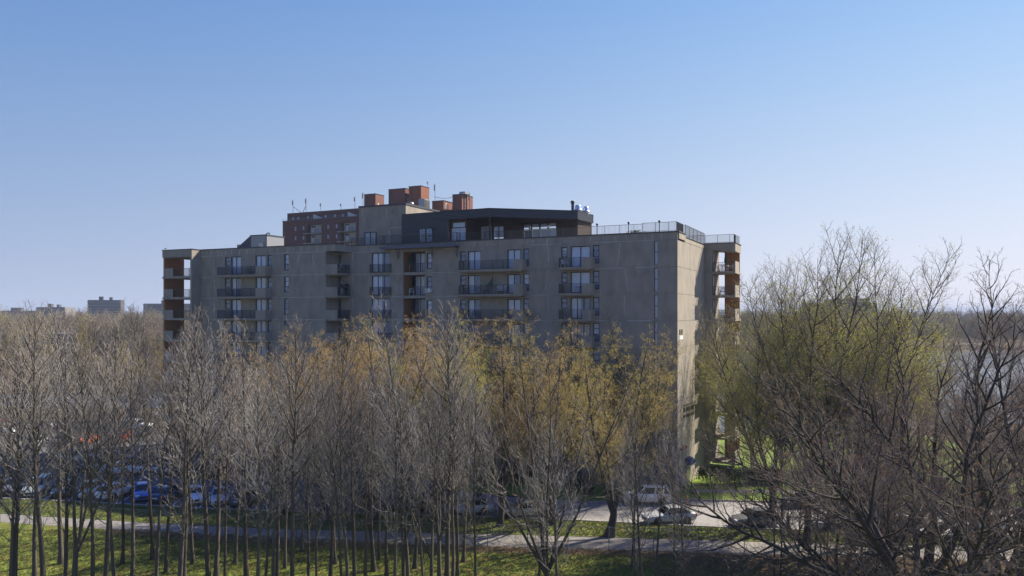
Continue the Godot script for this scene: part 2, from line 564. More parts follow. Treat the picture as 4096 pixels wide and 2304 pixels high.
func holed(g: G, x0: float, x1: float, y0: float, y1: float, zf: float, zb: float, holes: Array) -> void:
	var xs := [x0, x1]
	var ys := [y0, y1]
	for h in holes:
		for x in [h[0], h[1]]:
			if not xs.has(x):
				xs.append(x)
		for y in [h[2], h[3]]:
			if not ys.has(y):
				ys.append(y)
	xs.sort()
	ys.sort()
	for j in ys.size() - 1:
		for k in xs.size() - 1:
			var mx: float = (xs[k] + xs[k + 1]) / 2.0
			var my: float = (ys[j] + ys[j + 1]) / 2.0
			var open := false
			for h in holes:
				if mx > h[0] and mx < h[1] and my > h[2] and my < h[3]:
					open = true
			if open:
				continue
			g.quad(Vector3(xs[k], ys[j], zf), Vector3(xs[k + 1], ys[j], zf), Vector3(xs[k + 1], ys[j + 1], zf), Vector3(xs[k], ys[j + 1], zf))
			g.quad(Vector3(xs[k + 1], ys[j], zb), Vector3(xs[k], ys[j], zb), Vector3(xs[k], ys[j + 1], zb), Vector3(xs[k + 1], ys[j + 1], zb))
	for h in holes + [[x1, x0, y0, y1]]:
		g.quad(Vector3(h[0], h[2], zf), Vector3(h[0], h[2], zb), Vector3(h[0], h[3], zb), Vector3(h[0], h[3], zf))
		g.quad(Vector3(h[1], h[2], zb), Vector3(h[1], h[2], zf), Vector3(h[1], h[3], zf), Vector3(h[1], h[3], zb))
	for h in holes + [[x0, x1, y1, y0]]:
		g.quad(Vector3(h[0], h[2], zb), Vector3(h[0], h[2], zf), Vector3(h[1], h[2], zf), Vector3(h[1], h[2], zb))
		g.quad(Vector3(h[0], h[3], zf), Vector3(h[0], h[3], zb), Vector3(h[1], h[3], zb), Vector3(h[1], h[3], zf))

func window(parent: Node3D, x: float, y: float, z: float, w: float, h: float, kind: String, dress: String, frame := "dark_frame") -> void:
	# a window whose lower left corner is at x, y in the opening; kind: hung, slide, plain, tall
	var key := "%s %.2f %.2f" % [kind, w, h]
	if not cache.has(key):
		var f := G.new()
		var b := 0.085 if w > 0.5 else 0.04
		f.box(Vector3(0, 0, -0.05), Vector3(b, h, 0.05))
		f.box(Vector3(w - b, 0, -0.05), Vector3(w, h, 0.05))
		f.box(Vector3(b, 0, -0.048), Vector3(w - b, b, 0.048))
		f.box(Vector3(b, h - b, -0.048), Vector3(w - b, h, 0.048))
		var p := G.new()
		match kind:
			"hung":
				f.box(Vector3(b, h * 0.52, -0.046), Vector3(w - b, h * 0.52 + 0.06, 0.046))
			"tall":
				f.box(Vector3(b, h * 0.36, -0.046), Vector3(w - b, h * 0.36 + 0.07, 0.046))
				f.box(Vector3(b, h * 0.68, -0.046), Vector3(w - b, h * 0.68 + 0.05, 0.046))
			"slide":
				f.box(Vector3(w * 0.5 - 0.04, b, -0.046), Vector3(w * 0.5 + 0.04, h - b, 0.046))
			"door3":
				for k in [0.33, 0.66]:
					f.box(Vector3(w * k - 0.035, b, -0.046), Vector3(w * k + 0.035, h - b, 0.046))
		p.box(Vector3(b * 0.5, b * 0.5, -0.008), Vector3(w - b * 0.5, h - b * 0.5, 0.008))
		var cu := G.new()
		var folds := maxi(4, int(w / 0.11))
		for k in folds:
			var a0 := (w - 0.1) * k / folds + 0.05
			var a1 := (w - 0.1) * (k + 1) / folds + 0.05
			var d0 := -0.16 - 0.035 * (k % 2)
			var d1 := -0.16 - 0.035 * ((k + 1) % 2)
			cu.quad(Vector3(a0, 0.04, d0), Vector3(a1, 0.04, d1), Vector3(a1, h - 0.03, d1), Vector3(a0, h - 0.03, d0))
		var half := G.new()
		for k in folds / 2:
			var a0 := (w - 0.1) * k / folds + 0.05
			var a1 := (w - 0.1) * (k + 1) / folds + 0.05
			var d0 := -0.16 - 0.035 * (k % 2)
			var d1 := -0.16 - 0.035 * ((k + 1) % 2)
			half.quad(Vector3(a0, 0.04, d0), Vector3(a1, 0.04, d1), Vector3(a1, h - 0.03, d1), Vector3(a0, h - 0.03, d0))
		var blind := G.new()
		blind.box(Vector3(0.05, h * 0.42, -0.17), Vector3(w - 0.05, h - 0.03, -0.15))
		cache[key] = [f.mesh(), p.mesh(), cu.mesh(), half.mesh(), blind.mesh()]
	var c: Array = cache[key]
	var o := part(parent, "window", c[0], M[frame], Vector3(x, y, z))
	part(o, "pane", c[1], M.glass)
	match dress:
		"curtain": part(o, "curtain", c[2], M.curtain)
		"half": part(o, "curtain", c[3], M.curtain)
		"blind": part(o, "blind", c[4], M.curtain)
		"beige": part(o, "curtain", c[2], M.blind_beige)

func railing_mesh(pts: Array, h := 1.02, gap := 0.115, bar := 0.024) -> ArrayMesh:  # pts: Vector2 (x, z)
	var g := G.new()
	for k in pts.size() - 1:
		var a := Vector3(pts[k].x, 0, pts[k].y)
		var b := Vector3(pts[k + 1].x, 0, pts[k + 1].y)
		g.bar(a + Vector3(0, h, 0), b + Vector3(0, h, 0), 0.045, 0.035)
		g.bar(a + Vector3(0, 0.09, 0), b + Vector3(0, 0.09, 0), 0.03, 0.03)
		var cnt := int(a.distance_to(b) / gap)
		for j in cnt + 1:
			var p := a.lerp(b, j / float(maxi(cnt, 1)))
			var thick := bar if j % 12 else bar * 2.2
			g.box(p + Vector3(-thick / 2, 0.0, -thick / 2), p + Vector3(thick / 2, h - 0.012, thick / 2))
	return g.mesh()

func crack(g: G, rn: RandomNumberGenerator, x: float, y0: float, y1: float, z: float, w: float) -> void:
	# a patched crack: a thin proud ribbon that wanders down the wall
	var steps := maxi(3, int(absf(y1 - y0) / 0.18))
	var px := x
	var drift := rn.randf_range(-0.05, 0.05)
	var last_w := w * 0.6
	for k in steps:
		var ya := lerpf(y0, y1, k / float(steps))
		var yb := lerpf(y0, y1, (k + 1) / float(steps))
		var nx := px + drift + rn.randf_range(-0.06, 0.06)
		var nw := w * 1.4 * rn.randf_range(0.4, 1.3) * (1.0 - 0.6 * k / steps)
		g.quad(Vector3(nx - nw / 2, yb, z), Vector3(nx + nw / 2, yb, z), Vector3(px + last_w / 2, ya, z), Vector3(px - last_w / 2, ya, z))
		px = nx
		last_w = nw

func seam(g: G, rn: RandomNumberGenerator, x0: float, x1: float, y: float, z: float) -> void:
	var x := x0
	while x < x1:
		var e := minf(x + rn.randf_range(0.5, 2.2), x1)
		var w := rn.randf_range(0.04, 0.085)
		if rn.randf() < 0.85:
			g.quad(Vector3(x, y - w / 2, z), Vector3(e, y - w / 2, z), Vector3(e, y + w / 2, z), Vector3(x, y + w / 2, z))
		x = e

func corrugated(g: G, p: Vector2, q: Vector2, y0: float, y1: float, pitch := 0.2, deep := 0.05) -> void:
	# horizontal ribs on a wall from p to q (x, z); outside is to the right when walking from q to p
	var out := Vector2(-(q - p).y, (q - p).x).normalized()
	var rows := int(round((y1 - y0) / pitch))
	var h := (y1 - y0) / rows
	var P := func(s: Vector2, y: float, d: float) -> Vector3: return Vector3(s.x + out.x * d, y, s.y + out.y * d)
	for k in rows:
		var y := y0 + k * h
		var prof := [[0.0, 0.0], [0.12 * h, deep], [0.62 * h, deep], [0.74 * h, 0.0], [h, 0.0]]
		for j in 4:
			var a: Array = prof[j]
			var b: Array = prof[j + 1]
			g.quad(P.call(p, y + a[0], a[1]), P.call(q, y + a[0], a[1]), P.call(q, y + b[0], b[1]), P.call(p, y + b[0], b[1]))

func balcony(at: Vector3, x0: float, x1: float, z0: float, z1: float, solid: Array, rails: Array, extra := "") -> void:
	# slab between the given corners, solid: [[x0, x1]] stretches of concrete parapet along the front, rails: lists of Vector2 points
	var g := G.new()
	var i := 0.16
	g.hexa([Vector3(x0 + i, -0.3, z1 - 0.1), Vector3(x1 - i, -0.3, z1 - 0.1), Vector3(x1 - i, -0.3, z0), Vector3(x0 + i, -0.3, z0),
		Vector3(x0, -0.17, z1), Vector3(x1, -0.17, z1), Vector3(x1, -0.17, z0), Vector3(x0, -0.17, z0)])
	g.hexa([Vector3(x0, -0.17, z1), Vector3(x1, -0.17, z1), Vector3(x1, -0.17, z0), Vector3(x0, -0.17, z0),
		Vector3(x0, 0.0, z1), Vector3(x1, 0.0, z1), Vector3(x1, 0.0, z0), Vector3(x0, 0.0, z0)])
	var o := part(block, "balcony", g.mesh(), M.concrete, at)
	for s in solid:
		var p := G.new()
		p.box(Vector3(s[0], 0.002, z1 - 0.13), Vector3(s[1], 1.02, z1 - 0.01))
		if s.size() > 2:
			p.box(Vector3(s[1] - 0.12, 0.002, z0 + 0.02), Vector3(s[1] - 0.002, 1.02, z1 - 0.132))
		part(o, "parapet", p.mesh(), M.concrete)
	for r in rails:
		part(o, "railing", railing_mesh(r), M.black_metal)
	if extra == "screen":
		var p := G.new()
		p.box(Vector3(x0 + 0.03, 0.05, z1 - 0.06), Vector3(x0 + 1.5, 1.0, z1 - 0.05))
		part(o, "screen", p.mesh(), M.grey_cloth)

func apartment_block() -> void:
	block = thing("apartment_block", "nine-storey grey-beige concrete apartment block with balconies in the middle of the picture", "building", CORNER, YAW)
	var rn := RandomNumberGenerator.new()
	rn.seed = 99
	var R := [[-24.92, -24.22, 1.07, 2.2], [-23.94, -22.27, 0.02, 2.2], [-18.97, -17.34, 0.02, 2.2], [-17.04, -16.32, 0.35, 2.26], [-12.56, -11.87, 1.15, 2.26], [-11.5, -9.26, 0.02, 2.3], [-8.99, -8.27, 0.4, 2.35], [-2.41, -2.02, 0.08, 2.52]]
	var MI := [[-43.7, -41.6, 0.02, 2.35], [-37.08, -34.44, 0.05, 2.42], [-32.6, -29.57, -0.02, 2.4], [-29.36, -28.65, 0.3, 2.18]]
	var L := [[-63.0, -62.31, 0.42, 2.42], [-58.08, -57.3, 1.22, 2.4], [-57.05, -55.39, 0.05, 2.42], [-52.99, -51.32, 0.05, 2.45], [-51.03, -50.32, 0.46, 2.44], [-48.36, -47.63, 0.46, 2.46]]
	var lo := -0.128
	var hi := 2.598
	var g := G.new()
	holed(g, -25.1, 0.0, lo, hi, 0.0, -0.25, R)
	var wr := g.mesh()
	g = G.new()
	holed(g, -44.6, -25.104, lo, hi, -0.01, -0.26, MI)
	var wm := g.mesh()
	g = G.new()
	holed(g, -63.1, -41.97, lo, hi, 2.5, 2.25, L)
	var wl := g.mesh()
	g = G.new()
	g.box(Vector3(-42.22, lo, 0.0), Vector3(-41.972, hi, 2.248))
	var wreturn := g.mesh()
	# end wall: three columns of panels a floor with open joints between them
	var ends := []
	for e in [[-0.252, -2.66, 0.0], [-2.7, -5.95, -0.02], [-5.99, -13.5, -0.02]]:
		g = G.new()
		g.box(Vector3(e[2], lo + 0.012, e[0]), Vector3(-0.25, hi - 0.012, e[1]))
		ends.append(g.mesh())
	g = G.new()
	g.box(Vector3(-0.04, 0.0, -0.3), Vector3(-0.3, 25.6, -14.0))
	part(block, "end_wall_core", g.mesh(), M.concrete)
	g = G.new()
	g.box(Vector3(0.02, 0, 0), Vector3(0.05, 0.06, -2.0))
	var floors := G.new()
	var D := ["curtain", "curtain", "half", "blind", "none", "curtain"]
	for k in 9:
		var F := 23.0 - FH * k
		var up := Vector3(0, F, 0)
		part(block, "wall_panel", wr, M.concrete, up)
		part(block, "wall_panel", wm, M.concrete, up)
		part(block, "wall_panel", wl, M.concrete, up)
		part(block, "wall_panel", wreturn, M.concrete, up)
		for e in ends:
			part(block, "wall_panel", e, M.concrete, up)
		floors = G.new()
		floors.box(Vector3(-62.8, F - 0.2, -0.4), Vector3(-0.3, F - 0.02, -13.8))
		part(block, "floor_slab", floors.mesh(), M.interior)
		for j in R.size():
			var h: Array = R[j]
			var w: float = h[1] - h[0]
			var ht: float = h[3] - h[2]
			var kind: String = ["hung", "slide", "slide", "tall", "hung", "slide" if k < 2 else "door3", "tall", "hung"][j]
			var dress: String = ["none", "curtain", "curtain", "none" if k != 1 else "blind", "none" if k else "blind", "curtain", "none", "curtain"][j]
			if k == 1 and j == 1 or k == 2 and j == 1:
				dress = "half"
			if j in [1, 2, 5] and (k * 5 + j * 3) % 7 in [2, 4]:
				dress = "half" if (k + j) % 2 else "blind"
			if k >= 3:
				dress = "beige" if j == 5 else D[rn.randi() % 6]
			window(block, h[0], F + h[2], -0.13, w, ht, kind, dress)
		for j in MI.size():
			if j == 2:
				continue
			var h: Array = MI[j]
			window(block, h[0], F + h[2], -0.14, h[1] - h[0], h[3] - h[2], ["slide", "door3", "", "tall"][j], ["none", "half", "", "none" if k == 1 else "blind"][j])
		for j in L.size():
			var h: Array = L[j]
			window(block, h[0], F + h[2], 2.36, h[1] - h[0], h[3] - h[2], ["tall", "hung", "slide", "slide", "tall", "tall"][j], ["none", "none", "curtain" if k != 1 else "half", "curtain" if k % 3 else "blind", "none", "blind" if k < 2 else "none"][j])
		# loggia
		g = G.new()
		g.box(Vector3(-32.85, -0.125, -0.262), Vector3(-32.602, 2.6, -1.9))
		var lg := part(block, "loggia", g.mesh(), M.orange_paint, up)
		g = G.new()
		g.box(Vector3(-29.566, -0.125, -0.262), Vector3(-29.3, 2.6, -1.9))
		part(lg, "side_wall", g.mesh(), M.concrete)
		g = G.new()
		g.box(Vector3(-32.6, -0.2, -0.02), Vector3(-29.57, -0.025, -1.9))
		part(lg, "floor_slab", g.mesh(), M.concrete)
		g = G.new()
		g.box(Vector3(-32.6, 2.405, -0.27), Vector3(-29.57, 2.6, -1.9))
		part(lg, "ceiling", g.mesh(), M.concrete)
		part(lg, "railing", railing_mesh([Vector2(-31.4, -0.12), Vector2(-29.6, -0.12)]), M.black_metal)
		window(block, -32.1, F + 0.02, -1.8, 2.5, 2.36, "door3", "half" if k != 2 else "none")
		# french balcony of the big window
		part(block, "railing", railing_mesh([Vector2(-37.22, -0.01), Vector2(-37.22, 0.16), Vector2(-34.26, 0.16), Vector2(-34.26, -0.01)], 1.0), M.black_metal, Vector3(0, F + 0.03, 0))
		# balconies
		balcony(up, -24.5, -16.6, 0.003, 1.2, [[-17.65, -16.6, 1]], [[Vector2(-24.45, 0.03), Vector2(-24.45, 1.14), Vector2(-17.66, 1.14)]])
		balcony(up, -12.4, -8.75, 0.003, 1.2, [[-9.75, -8.75, 1]], [[Vector2(-12.35, 0.03), Vector2(-12.35, 1.14), Vector2(-9.76, 1.14)]])
		balcony(up + Vector3(0, 0, 2.5), -58.3, -50.3, 0.003, 1.2, [[-51.85, -50.3, 1]], [[Vector2(-58.25, 0.03), Vector2(-58.25, 1.14), Vector2(-51.86, 1.14)]], "screen")
		balcony(up, -41.96, -40.2, 0.003, 2.5, [[-41.96, -40.3]], [[Vector2(-40.26, 2.3), Vector2(-40.26, 0.03)]])
		# left wing
		g = G.new()
		g.box(Vector3(-67.6, -0.26, 4.0), Vector3(-62.304, 0.0, -2.0))
		var wg := part(block, "balcony", g.mesh(), M.concrete, up)
		g = G.new()
		g.box(Vector3(-67.36, 0.002, 3.98), Vector3(-65.7, 1.08, 3.84))
		part(wg, "parapet", g.mesh(), M.concrete)
		part(wg, "railing", railing_mesh([Vector2(-65.69, 3.9), Vector2(-62.62, 3.9)]), M.black_metal)
		part(wg, "railing", railing_mesh([Vector2(-67.4, -1.9), Vector2(-63.2, -1.9)]), M.black_metal)
		g = G.new()
		g.box(Vector3(-67.6, 0.002, 3.83), Vector3(-67.37, FH - 0.262, 0.6))
		part(wg, "fin_wall", g.mesh(), M.orange_paint)
		g = G.new()
		g.box(Vector3(-62.6, 0.002, 3.98), Vector3(-62.31, FH - 0.262, 2.51))
		part(wg, "pier", g.mesh(), M.concrete)
		window(block, -65.0, F + 0.02, 1.0, 2.3, 2.3, "door3", "half" if k % 2 else "none")
		# right wing
		g = G.new()
		g.box(Vector3(0.9, -0.25, -13.5), Vector3(3.5, 0.0, -17.5))
		var rg := part(block, "balcony", g.mesh(), M.concrete, up)
		g = G.new()
		g.box(Vector3(3.36, 0.002, -13.52), Vector3(3.5, 1.15, -16.2))
		part(rg, "parapet", g.mesh(), M.concrete)
		part(rg, "railing", railing_mesh([Vector2(0.95, -13.58), Vector2(3.35, -13.58)]), M.black_metal)
		part(rg, "railing", railing_mesh([Vector2(0.95, -17.4), Vector2(2.0, -17.4)]), M.black_metal)
		g = G.new()
		g.box(Vector3(1.75, 0.002, -16.6), Vector3(3.495, FH - 0.252, -16.8))
		part(rg, "back_wall", g.mesh(), M.orange_paint)
		g = G.new()
		g.box(Vector3(-0.25, lo, -13.52), Vector3(0.898, hi, -17.5))
		part(block, "wall_panel", g.mesh(), M.concrete, up)
		window(block, 0.902, F + 0.05, -13.72, 0.24, 2.2, "plain", "none")
	# rooms stay dark behind the glass
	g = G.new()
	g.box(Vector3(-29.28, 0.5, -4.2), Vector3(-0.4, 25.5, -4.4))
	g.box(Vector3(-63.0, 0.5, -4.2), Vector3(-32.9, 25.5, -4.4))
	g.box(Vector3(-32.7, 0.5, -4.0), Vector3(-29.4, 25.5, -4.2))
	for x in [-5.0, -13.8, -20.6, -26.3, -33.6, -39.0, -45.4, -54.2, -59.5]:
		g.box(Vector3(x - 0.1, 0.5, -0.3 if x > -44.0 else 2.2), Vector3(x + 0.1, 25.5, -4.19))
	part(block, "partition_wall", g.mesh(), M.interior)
	g = G.new()
	g.box(Vector3(-63.1, 0.0, -13.9), Vector3(-0.3, 25.6, -14.1))
	g.box(Vector3(-63.1, 0.0, 2.248), Vector3(-62.9, 25.6, -13.898))
	g.box(Vector3(-0.25, 0.9, -17.502), Vector3(0.9, 25.6, -17.7))
	part(block, "back_wall", g.mesh(), M.concrete)
	g = G.new()
	g.box(Vector3(-25.1, 0.0, 0.03), Vector3(0.03, 0.92, -0.3))
	g.box(Vector3(-44.6, 0.0, 0.02), Vector3(-25.11, 0.92, -0.3))
	g.box(Vector3(-67.6, 0.0, 2.53), Vector3(-41.97, 0.92, 2.2))
	g.box(Vector3(0.03, 0.0, -0.302), Vector3(-0.3, 0.92, -17.5))
	part(block, "plinth", g.mesh(), M.concrete)
	# low wall that stands out at the foot of the corner
	g = G.new()
	g.box(Vector3(-0.32, 0.0, 1.0), Vector3(0.13, 3.4, 0.04))
	g.box(Vector3(0.032, 0.0, 0.038), Vector3(0.13, 3.4, -2.4))
	part(block, "buttress", g.mesh(), M.concrete)
	# top band and cap
	for b in [[-25.1, 0.0, 0.0, -0.25, 26.34], [-41.9, -25.104, -0.01, -0.26, 26.34], [-63.1, -40.58, 2.5, 2.25, 26.42]]:
		g = G.new()
		g.box(Vector3(b[0], 25.612, b[2]), Vector3(b[1], b[4], b[3]))
		part(block, "top_band", g.mesh(), M.concrete)
		g = G.new()
		g.box(Vector3(b[0] - 0.04, b[4] + 0.002, b[2] + 0.06), Vector3(b[1] + 0.04, b[4] + 0.12, b[3] - 0.1))
		part(block, "cap", g.mesh(), M.cap_metal)
	g = G.new()
	g.hexa([Vector3(-40.83, 25.612, 2.248), Vector3(-40.58, 25.612, 2.248), Vector3(-40.05, 25.612, 0.0), Vector3(-40.3, 25.612, 0.0),
		Vector3(-40.83, 26.42, 2.248), Vector3(-40.58, 26.42, 2.248), Vector3(-40.05, 26.42, 0.0), Vector3(-40.3, 26.42, 0.0)])
	part(block, "top_band", g.mesh(), M.concrete)
	g = G.new()
	g.box(Vector3(-67.6, 25.5, 4.0), Vector3(-62.304, 26.45, 3.7))
	g.box(Vector3(-67.6, 25.5, 3.698), Vector3(-67.3, 26.45, -2.0))
	g.box(Vector3(-62.6, 25.5, 3.698), Vector3(-62.304, 26.45, 2.51))
	part(block, "top_band", g.mesh(), M.concrete)
	g = G.new()
	g.box(Vector3(-67.66, 26.452, 4.06), Vector3(-62.24, 26.54, 3.6))
	g.box(Vector3(-62.7, 26.452, 3.598), Vector3(-62.24, 26.53, 2.4))
	part(block, "cap", g.mesh(), M.cap_metal)
	# end wall top
	g = G.new()
	g.box(Vector3(0.12, 25.7, -0.252), Vector3(-0.25, 26.34, -3.2))
	g.box(Vector3(0.0, 25.612, -3.202), Vector3(-0.25, 26.1, -13.5))
	part(block, "top_band", g.mesh(), M.concrete)
	g = G.new()
	g.box(Vector3(0.18, 26.342, 0.06), Vector3(-0.3, 26.46, -3.26))
	g.box(Vector3(0.06, 26.102, -3.27), Vector3(-0.3, 26.2, -13.5))
	part(block, "cap", g.mesh(), M.cap_metal)
	# right wing top
	g = G.new()
	g.hexa([Vector3(-0.25, 25.612, -13.5), Vector3(3.0, 25.25, -13.5), Vector3(3.0, 25.25, -17.5), Vector3(-0.25, 25.612, -17.5),
		Vector3(-0.25, 26.2, -13.5), Vector3(3.0, 26.2, -13.5), Vector3(3.0, 26.2, -17.5), Vector3(-0.25, 26.2, -17.5)])
	g.box(Vector3(3.002, 25.25, -13.5), Vector3(3.5, 26.2, -17.5))
	part(block, "top_band", g.mesh(), M.concrete)
	g = G.new()
	g.box(Vector3(-0.2, 26.202, -13.45), Vector3(3.56, 26.29, -13.75))
	g.box(Vector3(3.3, 26.202, -13.76), Vector3(3.56, 26.285, -17.5))
	part(block, "cap", g.mesh(), M.cap_metal)
	part(block, "railing", railing_mesh([Vector2(0.05, -13.7), Vector2(3.3, -13.7), Vector2(3.4, -17.0)], 0.95), M.black_metal, Vector3(0, 26.28, 0))
	g = G.new()
	g.box(Vector3(3.42, 26.3, -14.1), Vector3(3.44, 27.2, -16.9))
	part(block, "glass_screen", g.mesh(), M.smoked_glass)
	# roof
	g = G.new()
	g.slab([Vector2(-63.0, 2.2), Vector2(-40.9, 2.2), Vector2(-40.4, -0.2), Vector2(-0.3, -0.2), Vector2(-0.3, -13.9), Vector2(-63.0, -13.9)], 25.62, 25.95)
	g.slab([Vector2(-67.25, 3.65), Vector2(-62.62, 3.65), Vector2(-62.62, 2.0), Vector2(-63.05, 2.0), Vector2(-63.05, -1.9), Vector2(-67.25, -1.9)], 25.5, 25.9)
	part(block, "roof", g.mesh(), M.roofing)
	g = G.new()
	g.slab([Vector2(-63.0, 2.0), Vector2(-62.9, -1.9), Vector2(-67.2, -1.9), Vector2(-67.2, 3.6)], 0.0, 0.2)
	part(block, "terrace_floor", g.mesh(), M.concrete)
	# sealed seams and cracks on the concrete
	g = G.new()
	for k in 6:
		var F := 23.0 - FH * k
		for s in [[-16.2, -12.5, 0.004], [-8.9, -2.45, 0.004], [-16.2, -12.5, 0.004], [-28.6, -25.2, -0.006], [-40.0, -37.4, -0.006], [-34.2, -32.9, -0.006]]:
			seam(g, rn, s[0], s[1], F + 2.6, s[2])
		for s in [[-62.2, -58.4], [-50.2, -42.2]]:
			seam(g, rn, s[0], s[1], F + 2.6, 2.504)
		crack(g, rn, -5.6 + rn.randf_range(-0.4, 0.4), F + 2.5, F + 0.1, 0.004, 0.07)
		if k < 3:
			crack(g, rn, -14.2, F + 3.3 if k == 0 else F + 2.6, F + 0.4, 0.004, 0.11 if k == 0 else 0.06)
			crack(g, rn, -8.1, F + 0.5, F - 0.2, 0.004, 0.04)
			crack(g, rn, -60.0, F + 2.4, F + 0.1, 2.504, 0.08)
			crack(g, rn, -39.9, F + 2.5, F + 0.6, -0.006, 0.07)
		if k == 0:
			crack(g, rn, -46.0, 25.5, 23.2, 2.504, 0.08)
			crack(g, rn, -43.9, 25.5, 23.1, 2.504, 0.08)
	for x in [-61.2, -60.6, -59.3, -58.8, -57.9, -57.0, -55.6, -54.4, -53.0, -50.6, -49.4, -47.8, -46.9, -45.8, -44.6, -43.2, -42.0]:
		crack(g, rn, x, 26.3, 25.63, 2.504, 0.07)
	for x in [-23.0, -21.4, -19.9, -16.6, -15.9, -14.3, -12.1, -9.2, -7.9, -6.5, -5.4, -3.4, -2.6, -1.7]:
		crack(g, rn, x, 26.25, 25.63, 0.004, 0.05)
	for j in 3:
		g.quad(Vector3(-37.4, 25.85 - j * 0.12, -0.006), Vector3(-35.2, 25.85 - j * 0.12, -0.006), Vector3(-35.2, 25.875 - j * 0.12, -0.006), Vector3(-37.4, 25.875 - j * 0.12, -0.006))
	part(block, "crack_patches", g.mesh(), M.sealant).set_meta("kind", "stuff")
	# steel walkway with brackets
	g = G.new()
	g.bar(Vector3(-35.2, 25.9, 1.0), Vector3(-24.9, 25.9, 1.0), 0.1, 0.34)
	g.box(Vector3(-35.2, 25.74, 0.94), Vector3(-24.9, 25.84, -0.008))
	for x in [-33.2, -28.6, -25.3]:
		g.bar(Vector3(x, 25.7, 0.9), Vector3(x, 25.7, 0.05), 0.08, 0.08)
		g.bar(Vector3(x, 25.66, 0.06), Vector3(x, 24.6, 0.06), 0.08, 0.08)
		g.bar(Vector3(x, 25.6, 0.8), Vector3(x, 24.75, 0.1), 0.05, 0.05)
	part(block, "walkway", g.mesh(), M.steel_blue)
	# terrace railings
	part(block, "railing", railing_mesh([Vector2(-40.2, -0.2), Vector2(-35.2, -0.2), Vector2(-35.2, 0.95), Vector2(-24.9, 0.95), Vector2(-24.9, 0.02), Vector2(-3.6, 0.02)], 0.95, 0.13, 0.022), M.black_metal, Vector3(0, 26.36, 0))
	part(block, "railing", railing_mesh([Vector2(-3.6, 0.02), Vector2(-0.1, 0.02), Vector2(-0.1, -3.1)], 0.95, 0.11, 0.025), M.black_metal, Vector3(0, 26.44, 0))
	for j in 5:
		g = G.new()
		g.box(Vector3(0.0, 26.25, -3.37 - j * 2.0), Vector3(0.03, 27.35, -5.29 - j * 2.0))
		part(block, "glass_screen", g.mesh(), M.smoked_glass)
	g = G.new()
	for j in 6:
		var z := -3.3 - j * 2.0
		g.box(Vector3(-0.03, 26.2, z), Vector3(0.045, 27.4, z - 0.06))
	g.box(Vector3(-0.03, 27.36, -3.3), Vector3(0.04, 27.42, -13.4))
	part(block, "screen_frame", g.mesh(), M.black_metal)
	for x in [-8.47, -5.05, -1.83, -16.2]:
		g = G.new()
		g.rod(Vector3(0, 0, 0), Vector3(0, 0.98, 0), 0.03, 6)
		g.lathe(Vector3(0, 0.98, 0), [Vector2(0.03, 0), Vector2(0.1, 0.04), Vector2(0.12, 0.16), Vector2(0.16, 0.18), Vector2(0.03, 0.28)], 8)
		part(block, "terrace_lamp", g.mesh(), M.black_metal, Vector3(x, 26.36, 0.12))
	penthouse()
	# entrance canopy, wall sign and notice on the end wall
	g = G.new()
	var ring := []
	for e in [-5.1, -3.3]:
		var r := []
		for k in 9:
			var a := PI * 0.5 * k / 8.0
			r.append(Vector3(0.05 + 0.7 * sin(a), 2.35 + 0.6 * cos(a), e))
		r.append(Vector3(0.05, 2.35, e))
		ring.append(r)
	g.loft(ring)
	part(block, "awning", g.mesh(), M.awning_blue)
	g = G.new()
	g.box(Vector3(0.752, 2.22, -3.28), Vector3(0.79, 2.36, -5.12))
	part(block, "awning_edge", g.mesh(), M.white_frame)
	g = G.new()
	g.box(Vector3(0.031, 0.1, -4.0), Vector3(0.08, 2.2, -5.6))
	part(block, "entrance_door", g.mesh(), M.far_glass)
	# illegible olive letters that climb to the right, with a curved stroke before them
	g = G.new()
	for k in 10:
		var a0 := PI * (0.62 + 0.076 * k)
		var a1 := PI * (0.62 + 0.076 * (k + 1))
		g.quad(Vector3(0.03, 8.0 + 1.0 * sin(a0), -2.0 + 0.7 * cos(a0) * -1.0), Vector3(0.03, 8.0 + 1.0 * sin(a1), -2.0 - 0.7 * cos(a1)), Vector3(0.03, 8.0 + 0.82 * sin(a1), -2.0 - 0.5 * cos(a1)), Vector3(0.03, 8.0 + 0.82 * sin(a0), -2.0 - 0.5 * cos(a0)))
	for row in 3:
		for k in 9:
			var z := -2.5 - k * 0.72
			var y := 8.45 - row * 0.6 - k * 0.02
			var ht: float = [0.2, 0.46, 0.32][row]
			g.box(Vector3(0.0, y, z), Vector3(0.04, y + ht, z - 0.11))
			if row and k % 3 != 1:
				g.box(Vector3(0.0, y + ht * (0.0 if k % 2 else 0.8), z - 0.161), Vector3(0.038, y + ht * (0.2 if k % 2 else 1.0), z - 0.5))
				g.box(Vector3(0.0, y + 0.02, z - 0.44), Vector3(0.036, y + ht * 0.9, z - 0.56))
	part(block, "wall_lettering", g.mesh(), M.letter_olive)
	g = G.new()
	g.box(Vector3(0.004, 15.45, -0.7), Vector3(0.04, 15.85, -2.3))
	var nt := part(block, "notice", g.mesh(), M.sign_white)
	g = G.new()
	for z in [-0.75, -1.65]:
		g.box(Vector3(0.004, 15.95, z), Vector3(0.03, 16.4, z - 0.12))
		g.box(Vector3(0.004, 16.42, z), Vector3(0.03, 16.5, z - 0.55))
		g.box(Vector3(0.004, 15.95, z - 0.3), Vector3(0.03, 16.4, z - 0.5))
	part(nt, "marks", g.mesh(), M.sign_black)
	g = G.new()
	g.box(Vector3(0.132, 1.5, 0.8), Vector3(0.15, 2.05, -0.1))
	part(block, "purple_plate", g.mesh(), M.sign_purple)
	g = G.new()
